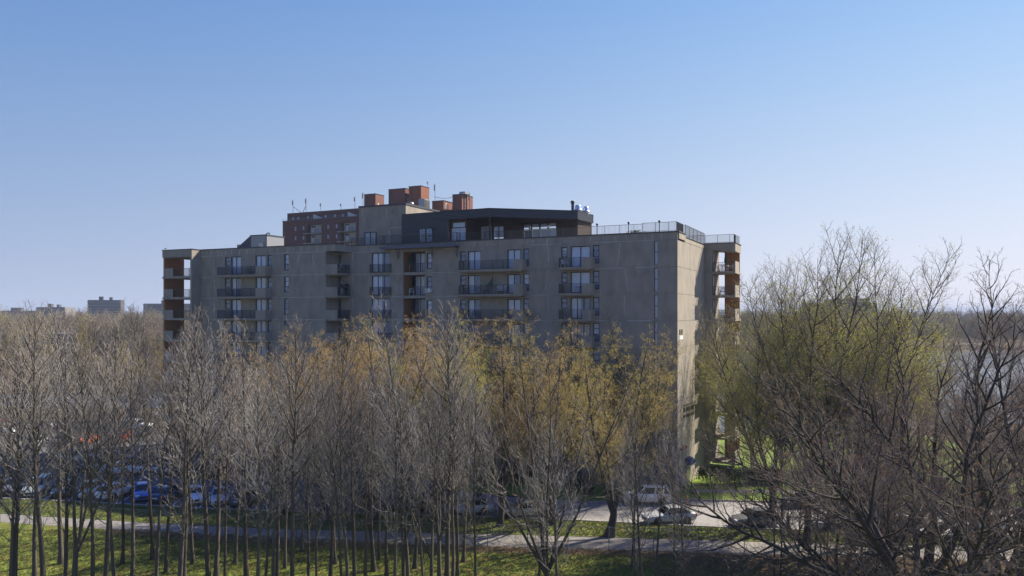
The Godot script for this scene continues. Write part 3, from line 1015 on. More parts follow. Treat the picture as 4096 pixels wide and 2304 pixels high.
	g.hexa([Vector3(0.01, 4.2, -1.0), Vector3(0.3, 4.15, -1.0), Vector3(0.3, 4.15, -3.3), Vector3(0.01, 4.2, -3.3), Vector3(0.01, 4.4, -1.0), Vector3(0.3, 4.22, -1.0), Vector3(0.3, 4.22, -3.3), Vector3(0.01, 4.4, -3.3)])
	part(block, "red_hood", g.mesh(), M.metal_red)

func penthouse() -> void:
	var g := G.new()
	var A := Vector2(-33.2, -0.6)
	var B := Vector2(-21.2, 0.1)
	var Cc := Vector2(-12.95, -6.2)
	var Dd := Vector2(-12.65, -10.8)
	var S := Vector2(-26.7, -0.6 + 0.7 * 6.5 / 12.0)
	corrugated(g, S, A, 25.95, 28.95)
	for s in [[B, A], [Cc, B], [Dd, Cc]]:
		corrugated(g, s[0], s[1], 28.95, 29.9)
	corrugated(g, Vector2(-33.2, -11), Dd, 28.95, 29.9)
	var ph := part(block, "penthouse", g.mesh(), M.siding)
	g = G.new()
	g.slab([A, B, Cc, Dd, Vector2(-33.2, -11)], 29.85, 29.96)
	part(ph, "roof", g.mesh(), M.cap_metal)
	g = G.new()
	g.slab([A + Vector2(0.1, -0.1), B + Vector2(0, -0.1), Cc + Vector2(-0.1, -0.1), Dd + Vector2(-0.1, 0.1), Vector2(-33.1, -10.9)], 28.96, 29.06)
	part(ph, "soffit", g.mesh(), M.wood_brown)
	g = G.new()
	g.box(Vector3(-26.69, 25.95, -0.5), Vector3(-26.5, 28.955, -0.85))
	holed(g, -26.5, -24.45, 25.95, 28.955, -0.7, -0.85, [[-26.4, -24.6, 26.1, 28.7]])
	g.box(Vector3(-24.6, 25.95, -0.852), Vector3(-24.45, 28.955, -4.0))
	holed(g, -24.448, -20.4, 25.95, 28.955, -4.0, -4.2, [[-24.3, -22.9, 26.1, 28.4], [-22.7, -21.3, 26.1, 28.4]])
	g.box(Vector3(-20.55, 25.95, -4.202), Vector3(-20.4, 28.955, -7.0))
	holed(g, -20.398, -13.3, 25.95, 28.955, -7.0, -7.2, [[-20.2, -15.9, 26.1, 28.85]])
	part(ph, "wall", g.mesh(), M.wood_brown)
	g = G.new()
	for j in 22:
		var t0 := j / 22.0
		var a := Vector2(-13.3, -7.0).lerp(Vector2(-12.9, -10.8), t0)
		var b := Vector2(-13.3, -7.0).lerp(Vector2(-12.9, -10.8), t0 + 0.041)
		g.bar(Vector3(a.x, 27.45, a.y), Vector3(b.x, 27.45, b.y), 0.1, 3.0)
	part(ph, "wood_cladding", g.mesh(), M.wood_brown)
	g = G.new()
	g.box(Vector3(-21.3, 25.96, -0.25), Vector3(-21.14, 28.955, -0.1))
	part(ph, "post", g.mesh(), M.wood_brown)
	window(block, -30.63, 26.15, -0.34, 0.96, 1.97, "hung", "blind")
	window(block, -29.65, 26.15, -0.28, 0.96, 1.97, "hung", "blind")
	window(block, -26.4, 26.1, -0.77, 1.8, 1.85, "slide", "curtain", "white_frame")
	window(block, -26.4, 27.99, -0.77, 1.8, 0.7, "plain", "curtain")
	window(block, -24.3, 26.1, -4.1, 1.4, 2.3, "slide", "curtain", "white_frame")
	window(block, -22.7, 26.1, -4.1, 1.4, 2.3, "slide", "blind")
	for k in 4:
		window(block, -20.2 + k * 1.075, 26.1, -7.1, 1.07, 1.95, "plain", "curtain", "white_frame" if k else "dark_frame")
		window(block, -20.2 + k * 1.075, 28.08, -7.1, 1.07, 0.75, "plain", "blind")
	# roof vents
	g = G.new()
	g.lathe(Vector3(0, 0, 0), [Vector2(0.17, 0), Vector2(0.17, 1.05), Vector2(0.26, 1.06), Vector2(0.26, 1.14), Vector2(0.2, 1.16), Vector2(0.26, 1.22), Vector2(0.26, 1.34), Vector2(0.02, 1.4)], 14)
	part(block, "chimney", g.mesh(), M.cap_metal, Vector3(-14.1, 29.95, -7.6))
	g = G.new()
	g.lathe(Vector3(0, 0, 0), [Vector2(0.4, 0), Vector2(0.4, 0.25), Vector2(0.52, 0.3), Vector2(0.52, 0.4), Vector2(0.36, 0.44), Vector2(0.36, 0.8), Vector2(0.28, 0.93), Vector2(0.03, 0.98)], 16)
	part(block, "roof_ventilator", g.mesh(), M.bright_metal, Vector3(-13.75, 29.95, -8.4))
	part(block, "roof_ventilator", g.mesh(), M.bright_metal, Vector3(-13.1, 29.85, -9.3))
	# lift tower of bare concrete
	g = G.new()
	g.box(Vector3(-40.36, 25.95, -2.0), Vector3(-33.5, 31.3, -10.0))
	var lt := part(block, "lift_tower", g.mesh(), M.concrete)
	g = G.new()
	g.box(Vector3(-40.44, 31.302, -1.92), Vector3(-33.42, 31.5, -10.08))
	part(lt, "cap", g.mesh(), M.cap_metal)
	g = G.new()
	for j in 4:
		g.box(Vector3(-35.85, 30.25 + j * 0.16, -1.93), Vector3(-35.25, 30.34 + j * 0.16, -1.998))
	part(lt, "louvre", g.mesh(), M.concrete)
	window(block, -39.5, 26.2, -1.95, 1.75, 2.0, "slide", "half")
	var rn := RandomNumberGenerator.new()
	rn.seed = 5
	g = G.new()
	crack(g, rn, -36.4, 31.1, 29.6, -1.996, 0.06)
	crack(g, rn, -36.0, 28.4, 26.4, -1.996, 0.1)
	crack(g, rn, -39.9, 31.0, 29.7, -1.996, 0.06)
	seam(g, rn, -35.8, -33.6, 28.6, -1.996)
	part(lt, "crack_patches", g.mesh(), M.sealant).set_meta("kind", "stuff")
	# sloped stair head
	g = G.new()
	g.hexa([Vector3(-59.8, 25.95, -1.0), Vector3(-57.0, 25.95, -1.0), Vector3(-57.0, 25.95, -4.5), Vector3(-59.8, 25.95, -4.5), Vector3(-59.8, 26.7, -1.0), Vector3(-57.0, 28.5, -1.0), Vector3(-57.0, 28.5, -4.5), Vector3(-59.8, 26.7, -4.5)])
	var st := part(block, "stair_head", g.mesh(), M.siding)
	g = G.new()
	corrugated(g, Vector2(-54.4, -0.9), Vector2(-57.0, -0.98), 25.95, 28.4, 0.18)
	g.box(Vector3(-56.98, 25.95, -1.02), Vector3(-54.4, 28.4, -4.4))
	part(st, "siding", g.mesh(), M.galvanised)
	g = G.new()
	g.box(Vector3(-57.04, 28.402, -0.85), Vector3(-54.3, 28.5, -4.5))
	part(st, "cap", g.mesh(), M.cap_metal)
	g = G.new()
	g.box(Vector3(-55.5, 26.4, -0.82), Vector3(-54.75, 27.4, -0.88))
	part(st, "hatch", g.mesh(), M.white_wall)
	g = G.new()
	g.box(Vector3(-60.8, 25.95, -2.4), Vector3(-59.4, 27.5, -4.6))
	part(block, "roof_box", g.mesh(), M.concrete)
	g = G.new()
	g.tube(PackedVector3Array([Vector3(-54.2, 25.95, -0.8), Vector3(-54.2, 28.3, -0.8), Vector3(-54.1, 28.6, -0.8), Vector3(-53.8, 28.65, -0.8), Vector3(-53.65, 28.5, -0.8)]), PackedFloat32Array([0.07, 0.07, 0.07, 0.07, 0.1]), 7, true)
	part(block, "vent_pipe", g.mesh(), M.black_metal)

# ---------------------------------------------------------------- things on the balconies
func at_block(x: float, y: float, z: float) -> Vector3:
	return CORNER + Vector3(x, y, z).rotated(Vector3.UP, YAW)

func plastic_chair(label: String, x: float, y: float, z: float, turn: float, material := "white_plastic") -> void:
	var o := thing("garden_chair", label, "chair", at_block(x, y, z), YAW + turn, "chairs on the balconies")
	var g := G.new()
	g.hexa([Vector3(-0.24, 0.41, 0.25), Vector3(0.24, 0.41, 0.25), Vector3(0.21, 0.38, -0.22), Vector3(-0.21, 0.38, -0.22), Vector3(-0.24, 0.44, 0.25), Vector3(0.24, 0.44, 0.25), Vector3(0.21, 0.41, -0.22), Vector3(-0.21, 0.41, -0.22)])
	part(o, "seat", g.mesh(), M[material])
	g = G.new()
	for k in 5:
		var a := -0.2 + k * 0.1
		g.bar(Vector3(a, 0.42, -0.22), Vector3(a * 1.1, 0.88 - absf(a) * 0.3, -0.36), 0.06, 0.025)
	g.bar(Vector3(-0.24, 0.84, -0.35), Vector3(0.24, 0.84, -0.35), 0.04, 0.06)
	part(o, "backrest", g.mesh(), M[material])
	for s in [-1.0, 1.0]:
		g = G.new()
		g.bar(Vector3(0.27 * s, 0.64, 0.22), Vector3(0.27 * s, 0.64, -0.3), 0.05, 0.03)
		part(o, "armrest", g.mesh(), M[material])
		g = G.new()
		g.bar(Vector3(0.28 * s, 0.0, 0.28), Vector3(0.26 * s, 0.63, 0.2), 0.04, 0.05)
		part(o, "leg", g.mesh(), M[material])
		g = G.new()
		g.bar(Vector3(0.26 * s, 0.0, -0.34), Vector3(0.24 * s, 0.62, -0.26), 0.04, 0.05)
		part(o, "leg", g.mesh(), M[material])

func small_table(called: String, label: String, x: float, y: float, z: float, r: float, h: float, material: String) -> void:
	var o := thing(called, label, "table", at_block(x, y, z), YAW, "tables on the balconies")
	var g := G.new()
	g.lathe(Vector3(0, h - 0.04, 0), [Vector2(0.01, 0), Vector2(r, 0), Vector2(r, 0.035), Vector2(0.01, 0.04)], 16)
	part(o, "top", g.mesh(), M[material])
	for k in 4:
		var a := TAU * (k + 0.5) / 4
		g = G.new()
		g.rod(Vector3(cos(a) * r * 0.85, 0, sin(a) * r * 0.85), Vector3(cos(a) * r * 0.55, h - 0.04, sin(a) * r * 0.55), 0.02, 6)
		part(o, "leg", g.mesh(), M[material])

func parasol(label: String, x: float, y: float, z: float, h: float, r: float) -> void:
	var o := thing("folded_parasol", label, "parasol", at_block(x, y, z), YAW, "folded green parasols")
	var g := G.new()
	g.rod(Vector3(0, 0.08, 0), Vector3(0, h, 0), 0.02, 6)
	part(o, "pole", g.mesh(), M.white_plastic)
	g = G.new()
	g.lathe(Vector3.ZERO, [Vector2(0.22, 0), Vector2(0.22, 0.06), Vector2(0.05, 0.1)], 12)
	part(o, "base", g.mesh(), M.black_metal)
	g = G.new()
	g.lathe(Vector3(0, h * 0.45, 0), [Vector2(r * 0.55, 0), Vector2(r, 0.08), Vector2(r * 0.85, h * 0.2), Vector2(r * 0.5, h * 0.4), Vector2(0.02, h * 0.56)], 9)
	part(o, "canopy", g.mesh(), M.green_cloth)

# a body as one surface: smooth union of tapered capsules, meshed as surface nets
func body_mesh(bones: Array, cell: float, blend := 0.03) -> ArrayMesh:
	var lo := Vector3.ONE * 99.0
	var hi := -lo
	for b in bones:
		for e in 2:
			var r: float = b[2 + e]
			lo = lo.min(b[e] - Vector3.ONE * (r + cell * 2))
			hi = hi.max(b[e] + Vector3.ONE * (r + cell * 2))
	var d := Vector3i(((hi - lo) / cell).ceil()) + Vector3i.ONE
	var f := PackedFloat32Array()
	f.resize(d.x * d.y * d.z)
	f.fill(9.0)
	for b in bones:
		var p: Vector3 = b[0]
		var q: Vector3 = b[1]
		var r0: float = b[2]
		var r1: float = b[3]
		var pad := Vector3.ONE * (maxf(r0, r1) + blend + cell * 2)
		var a := Vector3i(((p.min(q) - pad - lo) / cell).floor()).clamp(Vector3i.ZERO, d - Vector3i.ONE)
		var e := Vector3i(((p.max(q) + pad - lo) / cell).ceil()).clamp(Vector3i.ZERO, d - Vector3i.ONE)
		var pq := q - p
		var l2 := maxf(pq.length_squared(), 1e-9)
		for z in range(a.z, e.z + 1):
			for y in range(a.y, e.y + 1):
				var row := (z * d.y + y) * d.x
				for x in range(a.x, e.x + 1):
					var s := lo + Vector3(x, y, z) * cell
					var u := clampf((s - p).dot(pq) / l2, 0.0, 1.0)
					var w := s.distance_to(p + pq * u) - lerpf(r0, r1, u)
					var o := f[row + x]
					var h := clampf(0.5 + 0.5 * (o - w) / blend, 0.0, 1.0)
					f[row + x] = lerpf(o, w, h) - blend * h * (1.0 - h) if o < 8.0 else w
	var g := G.new()
	var ids := {}
	var sx := 1
	var sy := d.x
	var sz := d.x * d.y
	for z in d.z - 1:
		for y in d.y - 1:
			for x in d.x - 1:
				var o := x * sx + y * sy + z * sz
				var sum := Vector3.ZERO
				var cnt := 0
				var neg := 0
				for k in 8:
					if f[o + (k & 1) + ((k >> 1) & 1) * sy + (k >> 2) * sz] < 0.0:
						neg += 1
				if neg == 0 or neg == 8:
					continue
				for k in 8:
					for ax in 3:
						if k & (1 << ax):
							continue
						var j := k | (1 << ax)
						var fa := f[o + (k & 1) + ((k >> 1) & 1) * sy + (k >> 2) * sz]
						var fb := f[o + (j & 1) + ((j >> 1) & 1) * sy + (j >> 2) * sz]
						if (fa < 0.0) != (fb < 0.0):
							var u := fa / (fa - fb)
							var pa := Vector3(k & 1, (k >> 1) & 1, k >> 2)
							var pb := Vector3(j & 1, (j >> 1) & 1, j >> 2)
							sum += pa.lerp(pb, u)
							cnt += 1
				ids[o] = g.v.size()
				g.v.append(lo + (Vector3(x, y, z) + sum / cnt) * cell)
				var gx := f[o + 1] + f[o + 1 + sy] + f[o + 1 + sz] + f[o + 1 + sy + sz] - f[o] - f[o + sy] - f[o + sz] - f[o + sy + sz]
				var gy := f[o + sy] + f[o + 1 + sy] + f[o + sy + sz] + f[o + 1 + sy + sz] - f[o] - f[o + 1] - f[o + sz] - f[o + 1 + sz]
				var gz := f[o + sz] + f[o + 1 + sz] + f[o + sy + sz] + f[o + 1 + sy + sz] - f[o] - f[o + 1] - f[o + sy] - f[o + 1 + sy]
				g.n.append(Vector3(gx, gy, gz).normalized())
	var across := [[sx, sy, sz], [sy, sz, sx], [sz, sx, sy]]
	for o in ids:
		for ax in 3:
			var s: int = across[ax][0]
			var b: int = across[ax][1]
			var c: int = across[ax][2]
			var fa := f[o]
			var fb := f[o + s]
			if (fa < 0.0) == (fb < 0.0):
				continue
			if not (ids.has(o - b) and ids.has(o - c) and ids.has(o - b - c)):
				continue
			var q := [ids[o], ids[o - b], ids[o - b - c], ids[o - c]]
			if fa < 0.0:
				g.t.append_array(PackedInt32Array([q[0], q[2], q[1], q[0], q[3], q[2]]))
			else:
				g.t.append_array(PackedInt32Array([q[0], q[1], q[2], q[0], q[2], q[3]]))
	return g.mesh()

func hand_bones(wrist: Vector3, dir: Vector3, side: Vector3) -> Array:
	var d := dir.normalized()
	var s := side.normalized()
	var k := s.cross(d).normalized()
	var palm := wrist + d * 0.09
	var out := [[wrist, palm, 0.026, 0.034]]
	for j in 4:
		var base := wrist + d * 0.09 + s * (j - 1.5) * 0.021
		var long: float = [0.062, 0.072, 0.068, 0.052][j]
		var mid := base + d * long * 0.55 - k * 0.008
		out.append([base, mid, 0.0095, 0.009])
		out.append([mid, mid + d * long * 0.45 - k * 0.03, 0.009, 0.0075])
	var tb := wrist + d * 0.03 + s * 0.035
	out.append([tb, tb + d * 0.035 + s * 0.028, 0.012, 0.0105])
	out.append([tb + d * 0.035 + s * 0.028, tb + d * 0.07 + s * 0.03 - k * 0.01, 0.0105, 0.008])
	return out

func person(label: String, at: Vector3, turn: float, lean: float, top: String, legs: String, hair: String, height: float, arm: String) -> void:
	var o := thing("person", label, "person", at, turn, "people on the corner balcony")
	var s := height / 1.74
	var hip := Vector3(0, 0.92, 0)
	var chest := Vector3(0, 1.3, 0.38 * sin(lean))
	var neck := Vector3(0, 1.47, 0.55 * sin(lean))
	var head := neck + Vector3(0, 0.16, 0.06)
	var skin := []
	skin.append([neck - Vector3(0, 0.05, 0), neck + Vector3(0, 0.06, 0.02), 0.055, 0.052])
	skin.append([head + Vector3(0, 0.03, -0.015), head + Vector3(0, -0.02, 0.02), 0.098, 0.08])
	skin.append([head + Vector3(0, -0.075, 0.045), head + Vector3(0, -0.08, 0.055), 0.052, 0.045])
	skin.append([head + Vector3(0, 0.0, 0.1), head + Vector3(0, -0.03, 0.118), 0.012, 0.016])
	for e in [-1.0, 1.0]:
		skin.append([head + Vector3(0.092 * e, 0.01, -0.005), head + Vector3(0.096 * e, -0.03, -0.002), 0.014, 0.011])
	var cloth := []
	cloth.append([hip + Vector3(0, 0.04, 0), chest, 0.135, 0.15])
	cloth.append([chest + Vector3(-0.08, 0.06, 0), chest + Vector3(0.08, 0.06, 0), 0.13, 0.13])
	cloth.append([chest + Vector3(0, 0.08, 0.02), neck, 0.1, 0.06])
	for e in [-1.0, 1.0]:
		var sh := Vector3(0.19 * e, 1.4, 0.48 * sin(lean))
		var el: Vector3
		var wr: Vector3
		if arm == "rail":
			el = sh + Vector3(0.1 * e, -0.27, 0.12)
			wr = el + Vector3(-0.04 * e, -0.1, 0.24)
		elif arm == "gesture" and e > 0:
			el = sh + Vector3(0.05 * e, -0.28, 0.08)
			wr = el + Vector3(0.02, 0.02, 0.26)
		else:
			el = sh + Vector3(0.06 * e, -0.3, -0.02)
			wr = el + Vector3(-0.02 * e, -0.25, 0.08)
		cloth.append([sh, el, 0.06, 0.047])
		cloth.append([el, wr, 0.047, 0.034])
		skin.append_array(hand_bones(wr, wr - el, Vector3(-e, 0.2, 0)))
	var pants := [[hip + Vector3(-0.07, 0.0, 0), hip + Vector3(0.07, 0.0, 0), 0.13, 0.13]]
	for e in [-1.0, 1.0]:
		var kn := Vector3(0.1 * e, 0.5, 0.03)
		var an := Vector3(0.11 * e, 0.09, -0.02)
		pants.append([hip + Vector3(0.09 * e, -0.05, 0), kn, 0.095, 0.066])
		pants.append([kn, an, 0.066, 0.05])
		cloth.append([an + Vector3(0, -0.045, 0.0), an + Vector3(0, -0.05, 0.15), 0.042, 0.034])
	var body := part(o, "body", body_mesh(cloth, 0.02), M[top])
	body.scale = Vector3.ONE * s
	var sk := part(o, "skin", body_mesh(skin, 0.012, 0.015), M.skin)
	sk.scale = Vector3.ONE * s
	var tr := part(o, "trousers", body_mesh(pants, 0.02), M[legs])
	tr.scale = Vector3.ONE * s
	var hr := part(o, "hair", body_mesh([[head + Vector3(0, 0.055, -0.03), head + Vector3(0, 0.0, -0.055), 0.095, 0.085]], 0.016), M[hair])
	hr.scale = Vector3.ONE * s
	var g := G.new()
	for e in [-1.0, 1.0]:
		g.lathe(head + Vector3(0.035 * e, 0.0, 0.088), [Vector2(0.002, -0.01), Vector2(0.011, 0), Vector2(0.002, 0.01)], 6)
	g.box(head + Vector3(-0.025, -0.062, 0.094), head + Vector3(0.025, -0.056, 0.1))
	var ey := part(o, "face_features", g.mesh(), M.hair_dark)
	ey.scale = Vector3.ONE * s

func gull(label: String, at: Vector3, turn: float) -> void:
	var o := thing("gull", label, "bird", at, turn, "gulls resting on the roof")
	part(o, "body", body_mesh([[Vector3(0, 0.16, -0.08), Vector3(0, 0.19, 0.1), 0.06, 0.065], [Vector3(0, 0.2, 0.1), Vector3(0, 0.3, 0.15), 0.045, 0.04], [Vector3(0, 0.3, 0.15), Vector3(0, 0.3, 0.24), 0.03, 0.008], [Vector3(0, 0.15, -0.1), Vector3(0, 0.15, -0.28), 0.04, 0.01]], 0.015), M.gull_white)
	for s in [-1.0, 1.0]:
		part(o, "wing", body_mesh([[Vector3(0.055 * s, 0.2, 0.06), Vector3(0.03 * s, 0.18, -0.26), 0.035, 0.012]], 0.015), M.gull_grey)
		var g := G.new()
		g.rod(Vector3(0.025 * s, 0, 0.0), Vector3(0.025 * s, 0.13, 0.0), 0.008, 5)
		part(o, "leg", g.mesh(), M.blind_beige)

func balcony_things() -> void:
	var F0 := 23.0
	var F1 := 23.0 - FH
	var F2 := 23.0 - FH * 2
	plastic_chair("white plastic armchair on the top-floor balcony right of the wide concrete wall", -11.9, F0, 0.65, 1.2)
	plastic_chair("dark armchair behind the railing on the second-highest wide balcony, left of the striped swing", -21.3, F1, 0.6, 0.4, "grey_cloth")
	plastic_chair("dark chair behind the bars on the third-highest wide balcony", -22.9, F2, 0.6, 0.2, "grey_cloth")
	plastic_chair("pale striped folding chair in the recessed balcony one below the top", -32.0, F1, -0.9, 0.6)
	plastic_chair("white plastic chair right of the table on the top right-hand corner balcony", 2.75, F0, -14.6, -1.2)
	plastic_chair("white plastic chair at the left edge of the top right-hand corner balcony", 1.2, F0, -14.4, 1.4)
	plastic_chair("blue and white checked garden chair on the right-hand corner balcony below the top one", 1.9, F1, -14.4, 0.0, "blue_cloth")
	plastic_chair("dark garden chair on the top-floor balcony in front of the left wing's right door", -52.6, F0, 3.2, -0.5, "grey_cloth")
	small_table("garden_table", "white round table with a parasol on the top right-hand corner balcony", 2.05, F0, -14.7, 0.5, 0.72, "white_plastic")
	small_table("side_table", "small white stool table in the recessed balcony one below the top", -31.0, F1, -0.7, 0.24, 0.45, "white_plastic")
	small_table("folding_table", "small pale folding table behind the top-floor railing of the left block", -56.9, F0, 3.1, 0.26, 0.5, "white_plastic")
	small_table("bistro_table", "dark bistro table at the left end of the second-highest wide balcony", -23.9, F1, 0.55, 0.3, 0.72, "black_metal")
	small_table("patio_table", "dark round table with bottles on the left block's top-floor balcony", -53.6, F0, 3.1, 0.35, 0.72, "black_metal")
	small_table("barrel_table", "round dark table on the right-hand narrow balcony one below the top", -10.4, F1, 0.6, 0.42, 0.7, "grey_cloth")
	parasol("folded green parasol on the top right-hand corner balcony", 2.1, F0, -15.2, 2.35, 0.17)
	parasol("dark folded parasol in the top recessed balcony", -32.2, F0, -0.8, 2.1, 0.18)
	# triangular green cloth tied up on the wide balcony
	var gc := thing("sun_sail", "green cloth hung as a triangle over the second-highest wide balcony", "cloth", at_block(-20.4, F1, 0.75), YAW)
	var g := G.new()
	var prof := []
	for k in 9:
		var u := k / 8.0
		prof.append([u, 2.15 - 1.25 * u, 0.02 + 0.9 * pow(u, 1.8)])
	for k in 8:
		for s in 4:
			var x0: float = -prof[k][2] * (s / 4.0)
			var x1: float = -prof[k][2] * ((s + 1) / 4.0)
			var x2: float = -prof[k + 1][2] * ((s + 1) / 4.0)
			var x3: float = -prof[k + 1][2] * (s / 4.0)
			var za := 0.05 * (s % 2)
			var zb := 0.05 * ((s + 1) % 2)
			g.quad(Vector3(x3, prof[k + 1][1], za), Vector3(x0, prof[k][1], za), Vector3(x1, prof[k][1], zb), Vector3(x2, prof[k + 1][1], zb))
	part(gc, "cloth", g.mesh(), M.green_cloth)
	g = G.new()
	g.rod(Vector3(0.02, 0, 0), Vector3(0.02, 2.2, 0), 0.015, 6)
	part(gc, "pole", g.mesh(), M.black_metal)
	# striped swing seat
	var sw := thing("glider_bench", "black and white striped garden swing bench on the second-highest wide balcony", "bench", at_block(-19.55, F1, 0.6), YAW)
	g = G.new()
	for k in 12:
		g.bar(Vector3(-0.55 + k * 0.1, 0.45, -0.2), Vector3(-0.5 + k * 0.1, 0.98, -0.38), 0.05, 0.03)
	part(sw, "backrest", g.mesh(), M.white_plastic)
	g = G.new()
	for k in 12:
		g.bar(Vector3(-0.55 + k * 0.1, 0.42, -0.2), Vector3(-0.55 + k * 0.1, 0.42, 0.3), 0.05, 0.03)
	part(sw, "seat", g.mesh(), M.white_plastic)
	for s in [-1.0, 1.0]:
		g = G.new()
		g.tube(PackedVector3Array([Vector3(0.68 * s, 0, 0.35), Vector3(0.68 * s, 0.5, 0.2), Vector3(0.68 * s, 0.68, 0.0), Vector3(0.68 * s, 0.5, -0.25), Vector3(0.68 * s, 0, -0.4)]), PackedFloat32Array([0.025, 0.025, 0.025, 0.025, 0.025]), 6, true)
		part(sw, "side_frame", g.mesh(), M.white_plastic)
	# round wicker chair
	var wc := thing("hoop_chair", "white hoop-shaped wicker chair on the top corner balcony above the two people", "chair", at_block(-40.75, F0, 1.5), YAW - 0.7)
	g = G.new()
	var path := PackedVector3Array()
	var rr := PackedFloat32Array()
	for k in 17:
		var a := TAU * k / 16.0
		path.append(Vector3(cos(a) * 0.36, 0.72 + sin(a) * 0.42, -0.12 - sin(a) * 0.14))
		rr.append(0.035)
	g.tube(path, rr, 6)
	part(wc, "hoop", g.mesh(), M.white_plastic)
	g = G.new()
	for k in 6:
		g.bar(Vector3(-0.25 + k * 0.1, 0.38, -0.1), Vector3(-0.25 + k * 0.1, 0.4, 0.35), 0.03, 0.03)
	part(wc, "seat", g.mesh(), M.white_plastic)
	for s in [-1.0, 1.0]:
		g = G.new()
		g.rod(Vector3(0.25 * s, 0, 0.3), Vector3(0.22 * s, 0.4, 0.25), 0.025, 6)
		part(wc, "leg", g.mesh(), M.white_plastic)
		g = G.new()
		g.rod(Vector3(0.25 * s, 0, -0.2), Vector3(0.22 * s, 0.4, -0.12), 0.025, 6)
		part(wc, "leg", g.mesh(), M.white_plastic)
	# window air conditioner
	var ac := thing("air_conditioner", "white window air conditioner in the narrow window one below the top", "air conditioner", at_block(-29.0, F1 + 0.32, 0.15), YAW)
	g = G.new()
	g.box(Vector3(-0.33, 0, -0.3), Vector3(0.33, 0.42, 0.28))
	part(ac, "case", g.mesh(), M.white_plastic)
	g = G.new()
	for k in 6:
		g.box(Vector3(-0.27, 0.06 + k * 0.055, 0.281), Vector3(0.1, 0.085 + k * 0.055, 0.29))
	part(ac, "grille", g.mesh(), M.black_metal)
	# people
	var front := YAW + 1.35
	person("person in white trousers standing on the corner balcony one below the top", at_block(-40.5, F1, 1.35), front, 0.05, "cloth_navy", "cloth_white", "hair_grey", 1.66, "gesture")
	person("person in dark clothes leaning on the railing of the corner balcony", at_block(-40.5, F1, 0.45), YAW + 1.0, 0.35, "cloth_navy", "cloth_navy", "hair_dark", 1.76, "rail")
	gull("gull standing on the far left corner of the roof", at_block(-67.2, 26.54, 3.8), YAW + 1.8)
	gull("gull perched on the terrace railing below the wooden wall", at_block(-14.1, 27.33, 0.02), YAW + 0.8)
	var lamp := thing("potted_shrub", "low dark shrub in a planter behind the roof railing", "plant", at_block(-4.6, 25.95, -0.8), YAW)
	g = G.new()
	g.lathe(Vector3.ZERO, [Vector2(0.25, 0), Vector2(0.32, 0.36), Vector2(0.28, 0.37), Vector2(0.02, 0.34)], 12)
	part(lamp, "pot", g.mesh(), M.black_metal)
	g = G.new()
	var rn := RandomNumberGenerator.new()
	rn.seed = 31
	for k in 260:
		var p := Vector3(rn.randfn() * 0.4, 0.5 + rn.randf() * 0.35, rn.randfn() * 0.2)
		leaf(g, rn, p, 0.07, Color(0.04, 0.07, 0.02))
	part(lamp, "foliage", g.mesh(), M.leaf_green)

func leaf(g: G, rn: RandomNumberGenerator, p: Vector3, s: float, col: Color) -> void:
	var a := Vector3(rn.randf_range(-1, 1), rn.randf_range(-1, 1), rn.randf_range(-1, 1)).normalized()
	var b := a.cross(Vector3(rn.randf_range(-1, 1), rn.randf_range(-1, 1), rn.randf_range(-1, 1))).normalized()
	a *= s
	b *= s * 0.5
	var o := g.v.size()
	var m := a.cross(b).normalized()
	g.v.append(p - a); g.v.append(p + b); g.v.append(p + a); g.v.append(p - b)
	for k in 4:
		g.n.append(m)
		g.c.append(col)
	g.t.append_array(PackedInt32Array([o, o + 1, o + 2, o, o + 2, o + 3]))

